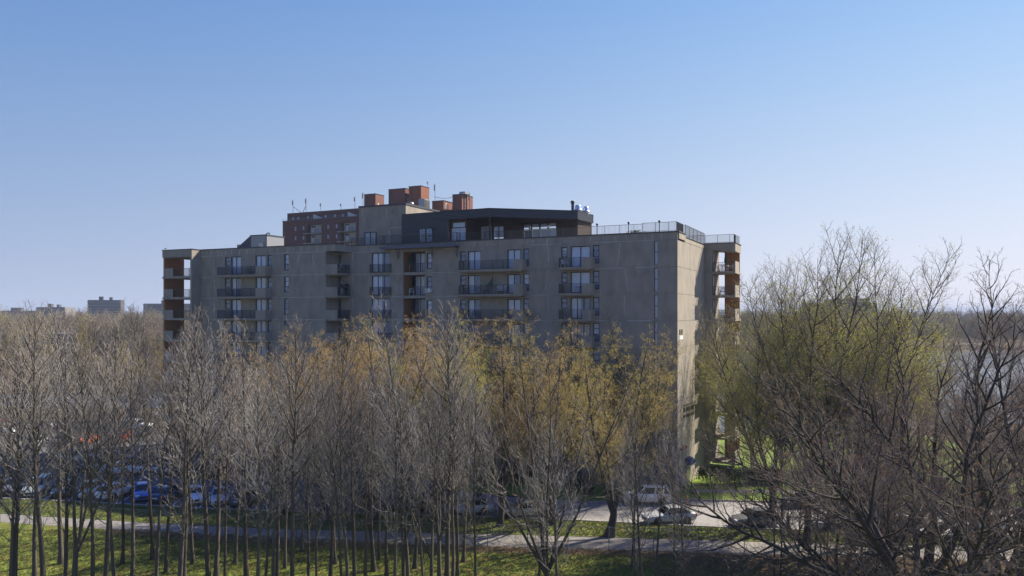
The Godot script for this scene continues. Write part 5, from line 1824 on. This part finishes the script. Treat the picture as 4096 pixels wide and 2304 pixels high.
# ---------------------------------------------------------------- trees
class Tree3:
	var rn := RandomNumberGenerator.new()
	var trunk := G.new()
	var crown := G.new()
	var leaves := G.new()
	var P := {}
	func limb(g: G, start: Vector3, dir: Vector3, long: float, r0: float, r1: float, seg: int, sides: int, up: float, wig: float) -> PackedVector3Array:
		var path := PackedVector3Array([start])
		var rad := PackedFloat32Array([r0])
		var d := dir.normalized()
		var p := start
		var step := long / seg
		for k in seg:
			d = (d + Vector3(rn.randf_range(-wig, wig), up + rn.randf_range(-wig, wig) * 0.6, rn.randf_range(-wig, wig))).normalized()
			p += d * step
			path.append(p)
			rad.append(lerpf(r0, r1, pow((k + 1.0) / seg, 0.85)))
		g.tube(path, rad, sides)
		return path
	func along(path: PackedVector3Array, u: float) -> Array:
		var f := clampf(u, 0.0, 0.999) * (path.size() - 1)
		var k := int(f)
		return [path[k].lerp(path[k + 1], f - k), (path[k + 1] - path[k]).normalized()]
	func aside(d: Vector3, azimuth: float, angle: float) -> Vector3:
		var s := d.cross(Vector3.UP if absf(d.y) < 0.95 else Vector3.RIGHT).normalized()
		var u := s.cross(d)
		return (d * cos(angle) + (s * cos(azimuth) + u * sin(azimuth)) * sin(angle)).normalized()
	func bud(p: Vector3, d: Vector3) -> void:
		var cols: Array = P.cols
		var base: Color = cols[rn.randi() % cols.size()]
		var col := base * rn.randf_range(0.75, 1.2)
		for k in int(P.leaf_n):
			var q: Vector3 = p + Vector3(rn.randfn(), rn.randfn(), rn.randfn()) * float(P.leaf_spread)
			var a := Vector3(rn.randf_range(-1, 1), rn.randf_range(-1, 1), rn.randf_range(-1, 1)).normalized()
			var b := a.cross(Vector3(rn.randf_range(-1, 1), rn.randf_range(-1, 1), rn.randf_range(-1, 1))).normalized()
			var s: float = P.leaf * rn.randf_range(0.6, 1.3)
			a *= s
			b *= s * 0.55
			var o := leaves.v.size()
			var m := a.cross(b).normalized()
			leaves.v.append(q - a); leaves.v.append(q + b); leaves.v.append(q + a); leaves.v.append(q - b)
			for j in 4:
				leaves.n.append(m)
				leaves.c.append(col)
			leaves.t.append_array(PackedInt32Array([o, o + 1, o + 2, o, o + 2, o + 3]))
	func twigs(path: PackedVector3Array, long: float, level: int) -> void:
		var rt: float = P.twig
		var cnt := maxi(1, int(long * P.dens[level] + rn.randf()))
		var az := rn.randf() * TAU
		for k in cnt:
			var u := 0.18 + 0.82 * (k + rn.randf()) / cnt
			var at := along(path, u)
			az += 2.4 + rn.randf_range(-0.5, 0.5)
			var d := aside(at[1], az, P.ang[level] * rn.randf_range(0.7, 1.25))
			var l: float
			if level == 1:
				l = clampf(long * rn.randf_range(0.3, 0.62) * (1.15 - 0.65 * u), 0.4, 3.2)
			elif level == 2:
				l = clampf(long * rn.randf_range(0.35, 0.6) * (1.1 - 0.6 * u), 0.2, 1.0)
			else:
				l = rn.randf_range(0.1, 0.3)
			var seg: int = [0, 4, 3, 2][level]
			var r0: float = [0.0, rt * 1.15 + l * 0.006, rt * 1.05, rt * 0.85][level]
			var p2 := limb(crown, at[0], d, l, r0, rt * 0.6, seg, 4 if level == 1 and l > 1.4 else 3, P.up[level], P.wig)
			if level < P.levels:
				twigs(p2, l, level + 1)
			if level >= 2 and P.leaf_n > 0 and rn.randf() < P.leaf_p * (1.0 - P.bare_top * smoothstep(0.5, 0.85, at[0].y / P.h)):
				bud(p2[p2.size() - 1], d)
				if level == 2:
					bud(p2[1], d)
	func stem(start: Vector3, dir: Vector3, long: float, r: float, t0: float, thick: G) -> void:
		var path := limb(thick, start, dir, long, r, P.twig * 1.3, 14, 7, P.up[0], P.stem_wig)
		var az := rn.randf() * TAU
		var cnt := int(P.n1 * long / P.h)
		for k in cnt:
			var u: float = t0 + (0.985 - t0) * pow((k + rn.randf()) / cnt, 0.9)
			var at := along(path, u)
			az += 2.4 + rn.randf_range(-0.4, 0.4)
			var v: float = (u - t0) / (1.0 - t0)
			var shape := lerpf(P.low, 1.0, smoothstep(0.0, 0.35, v)) * pow(1.0 - v, P.get("taper", 0.75)) + 0.16
			var l: float = P.reach * shape * rn.randf_range(0.7, 1.15)
			var d := aside(at[1], az, lerpf(P.a_low, P.a_high, v) * rn.randf_range(0.85, 1.15))
			var p1 := limb(trunk, at[0], d, l, minf(0.008 + l * P.get("l1", 0.0105), r * (1.05 - u) + 0.01), P.twig, 7, 4, P.up1, P.wig)
			twigs(p1, l, 1)
	func build(seed_: int, params: Dictionary) -> Dictionary:
		rn.seed = seed_
		P = params
		var base := Vector3(0, -0.3, 0)
		if P.has("limbs"):
			var n: int = P.limbs
			var top := limb(trunk, base, Vector3(P.lean, 1, 0), P.fork, P.r, P.r * 0.72, 6, 9, 0.0, 0.03)
			for k in n:
				var az := TAU * (k + rn.randf() * 0.5) / n
				var el: float = P.spread * rn.randf_range(0.7, 1.25)
				if k == 0:
					el *= 0.35
				var d := Vector3(cos(az) * sin(el), cos(el), sin(az) * sin(el))
				var at := along(top, 1.0 if k % 2 == 0 else 0.86)
				stem(at[0] - d * 0.1, d, (P.h - P.fork) * rn.randf_range(0.78, 1.02), P.r * (0.62 if k == 0 else 0.46), 0.12, trunk)
		else:
			stem(base, Vector3(P.lean, 1, 0), P.h, P.r, P.t0, trunk)
		# swelling at the foot
		var foot := PackedVector3Array()
		for y in [0.0, 0.3, 0.7, 1.2]:
			foot.append(base + Vector3(P.lean * y, y, 0))
		trunk.tube(foot, PackedFloat32Array([P.r * 1.7, P.r * 1.38, P.r * 1.12, P.r * 0.85]), 9)
		return {"trunk": trunk.mesh(), "crown": crown.mesh(), "leaves": leaves.mesh() if leaves.v.size() else null, "tris": (trunk.t.size() + crown.t.size() + leaves.t.size()) / 3}

func plant_tree(called: String, proto: Dictionary, label: String, x: float, z: float, s: float, turn: float, group: String, bark: String, twig: String, leafy := "") -> void:
	var o := thing(called, label, "tree", Vector3(x, 0, z), turn, group)
	o.scale = Vector3(s, s, s)
	o.rotation.x = sin(x * 7.3) * 0.05
	o.rotation.z = sin(z * 9.1) * 0.05
	part(o, "trunk", proto.trunk, M[bark])
	part(o, "crown", proto.crown, M[twig])
	if proto.leaves:
		part(o, "buds", proto.leaves, M[leafy])

func make_trees() -> void:
	var bare := {"h": 17.0, "r": 0.16, "lean": 0.0, "t0": 0.2, "n1": 38, "reach": 4.0, "low": 0.42, "a_low": 1.0, "a_high": 0.5, "up1": 0.12, "up": [0.02, 0.14, 0.13, 0.12], "ang": [0, 0.62, 0.72, 0.7], "dens": [0, 2.1, 2.4, 1.2], "twig": 0.0084, "wig": 0.12, "stem_wig": 0.035, "levels": 3, "leaf_n": 0, "leaf_p": 0.0, "bare_top": 0.0}
	var protos := []
	var total := 0
	for k in 7:
		var p := bare.duplicate()
		p.h = 15.6 + k * 0.55
		p.r = 0.14 + 0.015 * (k % 4)
		p.t0 = [0.25, 0.34, 0.2, 0.28, 0.37, 0.14, 0.27][k]
		p.reach = [4.2, 4.8, 3.8, 5.0, 3.6, 4.4, 4.2][k]
		p.a_high = 0.45 + 0.04 * k
		if k == 5:
			p.merge({"limbs": 6, "fork": 1.6, "spread": 0.46, "n1": 20, "r": 0.26}, true)
		if k == 6:
			p.merge({"limbs": 3, "fork": 3.4, "spread": 0.36, "n1": 20, "r": 0.2}, true)
		var t := Tree3.new()
		protos.append(t.build(100 + k, p))
		total += protos[-1].tris
	var maples := []
	var orange := [Color(0.46, 0.34, 0.14), Color(0.42, 0.29, 0.13), Color(0.47, 0.37, 0.14), Color(0.38, 0.3, 0.18)]
	var olive := [Color(0.42, 0.35, 0.11), Color(0.38, 0.34, 0.1), Color(0.44, 0.34, 0.13), Color(0.34, 0.32, 0.1)]
	var green := [Color(0.4, 0.45, 0.09), Color(0.47, 0.5, 0.11), Color(0.36, 0.38, 0.09), Color(0.42, 0.38, 0.12)]
	var rust := [Color(0.26, 0.14, 0.095), Color(0.2, 0.11, 0.08), Color(0.3, 0.18, 0.11)]
	var mp := {"h": 17.4, "r": 0.3, "lean": 0.06, "limbs": 8, "fork": 4.0, "spread": 0.62, "t0": 0.2, "n1": 30, "reach": 3.6, "low": 0.8, "a_low": 0.95, "a_high": 0.6, "up1": 0.09, "up": [0.07, 0.09, 0.1, 0.1], "ang": [0, 0.8, 0.85, 0.8], "dens": [0, 2.2, 3.0, 0], "twig": 0.009, "wig": 0.14, "stem_wig": 0.06, "levels": 2, "leaf_n": 8, "leaf_p": 1.0, "leaf": 0.047, "leaf_spread": 0.13, "bare_top": 0.0, "cols": orange}
	for k in 6:
		if k == 5:
			maples.append(maples[2])
			continue
		var p := mp.duplicate()
		p.cols = [orange, orange, olive, olive, green, olive][k]
		p.h = [19.4, 18.9, 18.9, 17.8, 19.2, 17.0][k]
		if k == 3:
			p.merge({"limbs": 3, "fork": 2.3, "lean": 0.22, "spread": 0.5, "r": 0.4}, true)
		var t := Tree3.new()
		maples.append(t.build(200 + k, p))
		total += maples[-1].tris
	var tall := []
	for k in 3:
		if k == 2:
			tall.append(tall[0])
			continue
		var p := mp.duplicate()
		p.merge({"h": 30.0, "r": 0.36, "limbs": 8, "fork": [5.0, 6.0, 4.0][k], "spread": 0.5, "reach": 5.6, "n1": 36, "leaf_n": 4, "leaf_p": 0.7, "leaf": 0.053, "leaf_spread": 0.18, "twig": 0.0085, "l1": 0.014, "taper": 0.42, "stem_wig": 0.09, "bare_top": 0.85, "cols": [green, green, green][k], "dens": [0, 2.3, 3.9, 0]}, true)
		var t := Tree3.new()
		tall.append(t.build(300 + k, p))
		total += tall[-1].tris
	var dark := []
	for k in 3:
		var p := mp.duplicate()
		p.merge({"h": [26.0, 25.0, 27.5][k], "r": [0.6, 0.55, 0.34][k], "limbs": [8, 7, 4][k], "fork": [5.2, 4.4, 8.0][k], "spread": [1.15, 1.05, 0.4][k], "reach": [5.2, 5.0, 4.2][k], "n1": 34, "leaf_n": 2, "leaf_p": 0.5, "leaf": 0.034, "leaf_spread": 0.06, "cols": rust, "twig": 0.0084, "l1": 0.02, "taper": 0.5, "dens": [0, 2.5, 3.6, 0], "wig": 0.22, "stem_wig": 0.15, "up": [0.045, 0.06, 0.08, 0.1]}, true)
		var t := Tree3.new()
		dark.append(t.build(400 + k, p))
		total += dark[-1].tris

	# the plantation on the near lawn; x in metres, z in metres, size, prototype
	var rn := RandomNumberGenerator.new()
	rn.seed = 77
	var lawn_trees := []
	for e in [[36, 0], [57, 0], [138, 0], [180, 0], [245, 57], [265, 0], [295, 0], [318, 62], [369, 0], [420, 0], [459, 0], [532, 0], [610, 58], [627, 0], [717, 0], [734, 0], [833, 0], [901, 0], [984, 0], [1059, 0], [1086, 0], [1108, 0], [1171, 0], [1207, 60], [1268, 0], [1320, 0], [1370, 0], [1419, 0], [1461, 0], [1494, 55.4], [1516, 58], [1579, 0], [1615, 0], [1632, 0], [1695, 0], [1759, 0], [1788, 0], [1813, 0], [1831, 54.5], [1853, 57.5], [2150, 0], [2189, 0], [2529, 56.4], [2545, 0], [2579, 0], [2621, 0], [2697, 0], [2747, 0], [490, 57], [665, 55], [770, 57], [865, 54], [940, 57], [1020, 0], [1140, 56], [1235, 0], [1340, 57], [1395, 0], [1545, 54], [1660, 56], [1725, 0], [1905, 50], [-60, 0], [-130, 52], [2235, 47]]:
		var d: float = e[1] if e[1] > 0 else rn.randf_range(46.5, 53.5)
		lawn_trees.append([(e[0] - 2048.0) / 3150.0 * d, -d, e[0]])
	lawn_trees.sort_custom(func(a, b): return a[2] < b[2])
	var shown := 0
	for k in lawn_trees.size():
		var e: Array = lawn_trees[k]
		var pick := rn.randi() % 7
		var size := rn.randf_range(0.92, 1.08)
		if e[2] > 900:
			size = rn.randf_range(0.76, 0.93)
		if e[2] in [984, 1171, 1320, 1632, 1788]:
			size = 1.09
		if e[2] > 2500:
			size *= 0.8
			pick = [0, 2, 4][k % 3]
		elif e[2] == 2189:
			pick = 5
			size = 0.98
		elif e[2] == 2150 or e[2] == 2235:
			pick = 2
			size = 0.72
		elif pick == 5:
			pick = 3
		var label := "bare grey tree rooted outside the left edge, its %s branches reaching in" % ("lower" if k else "outermost")
		if e[2] > 0:
			shown += 1
			label = "bare grey tree on the near lawn, %s trunk from the left along the bottom" % ordinal(shown)
		if e[2] == 2189:
			label = "dense many-stemmed bare tree on the near lawn, left of the forked verge tree"
		plant_tree("bare_tree", protos[pick], label, e[0], e[1], size, rn.randf() * TAU, "bare trees on the near lawn", ["bark_grey", "bark_dark"][k % 2], ["twig_grey", "twig_tan", "twig_pale", "twig_tan"][(k * 7) % 4])
	# budding maples on the verge between path and driveway and by the facade
	for e in [[-20.6, -70.4, 0, 0.96, "orange-budded maple at the left end of the golden crowns before the facade"], [-16.2, -68.6, 1, 1.0, "golden-budded maple whose crown stands before the corner balconies"], [-11.8, -67.9, 0, 1.02, "orange-budded maple before the big dark windows"], [-14.0, -74.5, 1, 1.04, "amber maple behind the golden crowns, nearer the facade"], [-8.6, -71.2, 1, 1.0, "copper-budded maple left of the bright green tree"], [-6.2, -67.6, 4, 0.99, "bright green budding tree between the golden crowns"], [-1.0, -66.9, 0, 1.0, "orange-budded maple before the wide balconies"], [-3.2, -73.4, 2, 1.0, "olive maple behind the bright green tree"], [3.4, -67.4, 2, 0.98, "olive-yellow budding maple left of the forked tree"], [7.85, -63.9, 3, 1.0, "fork-trunked olive budding maple on the verge beside the path"], [12.4, -77.6, 5, 0.98, "olive budding maple by the building's right corner"], [7.8, -78.6, 2, 0.95, "olive-green maple by the facade behind the crossing sign"]]:
		plant_tree("budding_maple", maples[e[2]], e[4], e[0], e[1], e[3], rn.randf() * TAU if e[2] != 3 else 0.4, "budding maples in front of the building", "bark_brown", "twig_warm", "bud_orange")
	for e in [[22.0, -66.5, 0, 0.72, "green budding tree just right of the building's lit end wall"], [23.3, -62.0, 1, 0.86, "tall green budding tree that rises highest right of the building"], [26.2, -61.0, 2, 0.88, "tall green budding tree with dark stems leaning right"], [26.0, -84.5, 1, 0.72, "green budding tree that screens the foot of the right wing"], [29.5, -86.0, 1, 0.66, "green budding tree beside the right wing on the far lawn"], [38.0, -92.0, 0, 0.66, "green budding tree on the river side behind the right trees"], [48.0, -98.0, 2, 0.66, "green budding tree farthest right on the river bank"]]:
		plant_tree("budding_tree", tall[e[2]], e[4], e[0], e[1], e[3], rn.randf() * TAU, "green budding trees right of the building", "bark_brown", "twig_bronze", "bud_green")
	for e in [[20.6, -39.5, 0, 0.8, "huge dark spreading maple with a thick trunk at the lower right"], [26.4, -43.0, 1, 0.84, "dark leaning maple with a forked trunk at the right edge"], [23.8, -50.0, 1, 0.74, "dark red-budded maple behind the huge trunk"], [30.9, -48.5, 2, 0.92, "tall slender dark tree against the sky at the right edge"], [33.6, -57.0, 0, 0.72, "red-brown budded maple at the far right by the driveway"], [29.0, -55.0, 1, 0.7, "red-brown budded maple between the two big trunks"], [19.4, -47.0, 1, 0.56, "smaller dark maple left of the huge trunk"]]:
		plant_tree("dark_maple", dark[e[2]], e[4], e[0], e[1], e[3], rn.randf() * TAU, "dark maples at the right", "bark_black", "twig_umber", "bud_red")
	var th := 0
	for px in [3096, 3121, 3188, 3250, 3300, 3450, 3511, 3553, 3620, 3893, 3916]:
		th += 1
		var d := rn.randf_range(50.0, 56.0)
		plant_tree("young_tree", protos[[0, 2, 4][th % 3]], "thin young dark tree among the right-hand maples, %s thin trunk from the left there" % ordinal(th), (px - 2048.0) / 3150.0 * d, -d, rn.randf_range(0.55, 0.7), rn.randf() * TAU, "thin young trees on the right", "bark_brown", "twig_brown")
	# trees between the parking lot and the river, and on the right-hand bank
	var left := []
	for k in 40:
		left.append([rn.randf_range(-122.0, -50.0), rn.randf_range(-152.0, -126.0)])
	left.sort_custom(func(a, b): return a[0] / a[1] > b[0] / b[1])
	for k in left.size():
		plant_tree("bank_tree", protos[rn.randi() % 7] if k % 4 else maples[5], "bare brown tree between the parking lot and the river, %s from the left" % ordinal(k + 1), left[k][0], left[k][1], rn.randf_range(0.72, 1.0), rn.randf() * TAU, "bare trees on the left bank", "bark_brown", "twig_far", "bud_orange")
	var right := []
	for k in 20:
		right.append([rn.randf_range(38.0, 104.0), rn.randf_range(-120.0, -84.0)])
	right.sort_custom(func(a, b): return a[0] / a[1] > b[0] / b[1])
	right.reverse()
	right.sort_custom(func(a, b): return a[0] / -a[1] < b[0] / -b[1])
	for k in right.size():
		plant_tree("shore_tree", protos[rn.randi() % 7] if k % 2 else dark[1], "brown tree on the right-hand river bank, %s from the left" % ordinal(k + 1), right[k][0], right[k][1], rn.randf_range(0.5, 0.78), rn.randf() * TAU, "trees on the right bank", "bark_brown", "twig_far", "bud_red")
	# far woods that read as one mass
	var brush := {"h": 14.0, "r": 0.16, "lean": 0.0, "t0": 0.15, "n1": 26, "reach": 5.0, "low": 0.7, "a_low": 1.0, "a_high": 0.5, "up1": 0.1, "up": [0.02, 0.1, 0.1, 0.1], "ang": [0, 0.8, 0.8, 0.8], "dens": [0, 2.2, 2.4, 0], "twig": 0.032, "wig": 0.14, "stem_wig": 0.06, "levels": 2, "leaf_n": 0, "leaf_p": 0.0, "bare_top": 0.0}
	var bt := Tree3.new()
	var bp := bt.build(500, brush)
	for wood in [["far_wood_bank", "brown bare woods on the far river bank at the left", 1300, -0.75, -0.1, 262.0, 640.0], ["far_wood_bank", "brown bare woods on the far river bank at the right", 900, 0.12, 0.75, 412.0, 640.0], ["far_wood_horizon", "hazy woods along the horizon", 1500, -0.75, 0.75, 600.0, 1700.0]]:
		var mm := MultiMesh.new()
		mm.transform_format = MultiMesh.TRANSFORM_3D
		var places := []
		while places.size() < wood[2]:
			var d: float = lerpf(wood[5], wood[6], pow(rn.randf(), 1.4))
			var x: float = rn.randf_range(wood[3], wood[4]) * d
			if river(x, -d) > 0.02:
				continue
			places.append(Vector3(x, -0.3 + smoothstep(420.0, 1500.0, Vector2(x, d).length()) * 6.0, -d))
		mm.use_colors = true
		mm.mesh = bp.crown
		mm.instance_count = places.size()
		for k in places.size():
			var s := rn.randf_range(0.7, 1.5)
			var tone := Color(0.21, 0.17, 0.135).lerp(Color(0.27, 0.25, 0.1), pow(rn.randf(), 3.0)) * rn.randf_range(0.7, 1.25)
			mm.set_instance_color(k, tone)
			mm.set_instance_transform(k, Transform3D(Basis(Vector3.UP, rn.randf() * TAU).scaled(Vector3(s * 1.25, s, s * 1.25)), places[k]))
		var mi := MultiMeshInstance3D.new()
		mi.name = numbered(wood[0])
		mi.multimesh = mm
		mi.material_override = M.wood_far
		add_child(mi)
		tag(mi, wood[1], "woods")
		mi.set_meta("kind", "stuff")
	# clipped hedge and shrubs by the right wing and along the facade
	var hedge := func(label: String, a: Vector2, b: Vector2, h: float, deep: float, n: int, cols: Array) -> void:
		var g := G.new()
		for k in n:
			var p := a.lerp(b, rn.randf())
			var q := Vector3(p.x + rn.randfn() * deep * 0.3, 0.1 + h * sqrt(rn.randf()) * rn.randf_range(0.8, 1.1), p.y + rn.randfn() * deep * 0.3)
			leaf(g, rn, q, rn.randf_range(0.05, 0.1), cols[rn.randi() % cols.size()] * rn.randf_range(0.7, 1.2))
		var o := thing("hedge", label, "hedge", Vector3.ZERO, 0.0, "hedges by the building")
		part(o, "foliage", g.mesh(), M.leaf_green)
		var st := G.new()
		for k in int(a.distance_to(b) / 0.5) + 1:
			var p := a.lerp(b, k * 0.5 / maxf(a.distance_to(b), 0.5))
			st.rod(Vector3(p.x, 0, p.y), Vector3(p.x + rn.randfn() * 0.1, h * 0.8, p.y + rn.randfn() * 0.1), 0.02, 4)
		part(o, "stems", st.mesh(), M.bark_brown)
	var dg := [Color(0.035, 0.06, 0.014), Color(0.05, 0.075, 0.02), Color(0.07, 0.085, 0.025)]
	hedge.call("dark green hedge right of the blue awning", Vector2(20.0, -83.0), Vector2(28.5, -83.5), 1.7, 1.4, 9000, dg)
	hedge.call("low dark hedge at the foot of the facade behind the parked cars", Vector2(-16.0, -90.0), Vector2(8.0, -79.6), 1.5, 1.0, 12000, dg)
	hedge.call("low green bush by the buttress at the building's corner", Vector2(14.0, -77.7), Vector2(15.6, -77.3), 0.6, 0.5, 1200, [Color(0.09, 0.13, 0.03), Color(0.06, 0.09, 0.02)])

func ground_cover() -> void:
	var rn := RandomNumberGenerator.new()
	rn.seed = 8
	var g := G.new()
	for k in 7:
		var a := rn.randf() * TAU
		var p := Vector3(cos(a), 0, sin(a)) * rn.randf() * 0.08
		var q := p + Vector3(rn.randfn() * 0.05, rn.randf_range(0.06, 0.13), rn.randfn() * 0.05)
		var s := Vector3(cos(a + 1.2), 0, sin(a + 1.2)) * 0.012
		g.tri(p - s, p + s, q)
	var tuft := g.mesh()
	var spots := []
	for k in 70000:
		var x := rn.randf_range(-46.0, 46.0)
		var z := rn.randf_range(-66.0, -50.0)
		if Geometry2D.is_point_in_polygon(Vector2(x, z), PackedVector2Array([Vector2(-110, -40), Vector2(70, -40), Vector2(55, -55.8), Vector2(17.4, -59.4), Vector2(7.4, -60.5), Vector2(-1.9, -61.4), Vector2(-26.7, -65.0), Vector2(-44.4, -68.7)])) and absf(x) < -z * 0.72:
			spots.append(Vector3(x, 0.0, z))
	for k in 26000:
		var u := rn.randf()
		var x := lerpf(-50.0, 42.0, u)
		var z0 := curve_z(PATH_FAR, x)
		var z1 := curve_z(KERB_NEAR, x)
		spots.append(Vector3(x, 0.06, lerpf(z0 - 0.1, z1 + 0.2, rn.randf())))
	scatter("grass", "short spring grass of the lawn and verge", "grass", tuft, M.grass_blade, spots, rn, 0.7, 1.3)
	g = G.new()
	g.quad(Vector3(-0.05, 0.004, 0.03), Vector3(0.05, 0.012, 0.03), Vector3(0.04, 0.004, -0.03), Vector3(-0.04, 0.018, -0.03))
	var lf := g.mesh()
	spots = []
	for k in 26000:
		var x := rn.randf_range(-34.0, 40.0)
		var z := curve_z(FENCE, x) + absf(rn.randfn()) * (0.5 if x < 12.0 else 2.6) + 0.1
		spots.append(Vector3(x, 0.01, z))
	for k in 22000:
		var x := rn.randf_range(-30.0, 40.0)
		spots.append(Vector3(x, 0.012, curve_z(FENCE, x) + rn.randfn() * 0.28 + 0.25))
	for k in 14000:
		var x := rn.randf_range(10.0, 42.0)
		var z := -rn.randf_range(48.0, 58.5)
		spots.append(Vector3(x, 0.01, z))
	scatter("leaf_litter", "brown fallen leaves along the fence and under the right-hand trees", "leaves", lf, M.dead_leaf, spots, rn, 0.8, 1.8)

func curve_z(line: Array, x: float) -> float:
	for k in line.size() - 1:
		if x >= line[k].x and x <= line[k + 1].x:
			return lerpf(line[k].y, line[k + 1].y, (x - line[k].x) / (line[k + 1].x - line[k].x))
	return line[-1].y

func scatter(called: String, label: String, category: String, m: Mesh, material: Material, spots: Array, rn: RandomNumberGenerator, s0: float, s1: float) -> void:
	var mm := MultiMesh.new()
	mm.transform_format = MultiMesh.TRANSFORM_3D
	mm.mesh = m
	mm.instance_count = spots.size()
	for k in spots.size():
		mm.set_instance_transform(k, Transform3D(Basis(Vector3.UP, rn.randf() * TAU).scaled(Vector3.ONE * rn.randf_range(s0, s1)), spots[k]))
	var mi := MultiMeshInstance3D.new()
	mi.name = called
	mi.multimesh = mm
	mi.material_override = material
	add_child(mi)
	tag(mi, label, category)
	mi.set_meta("kind", "stuff")
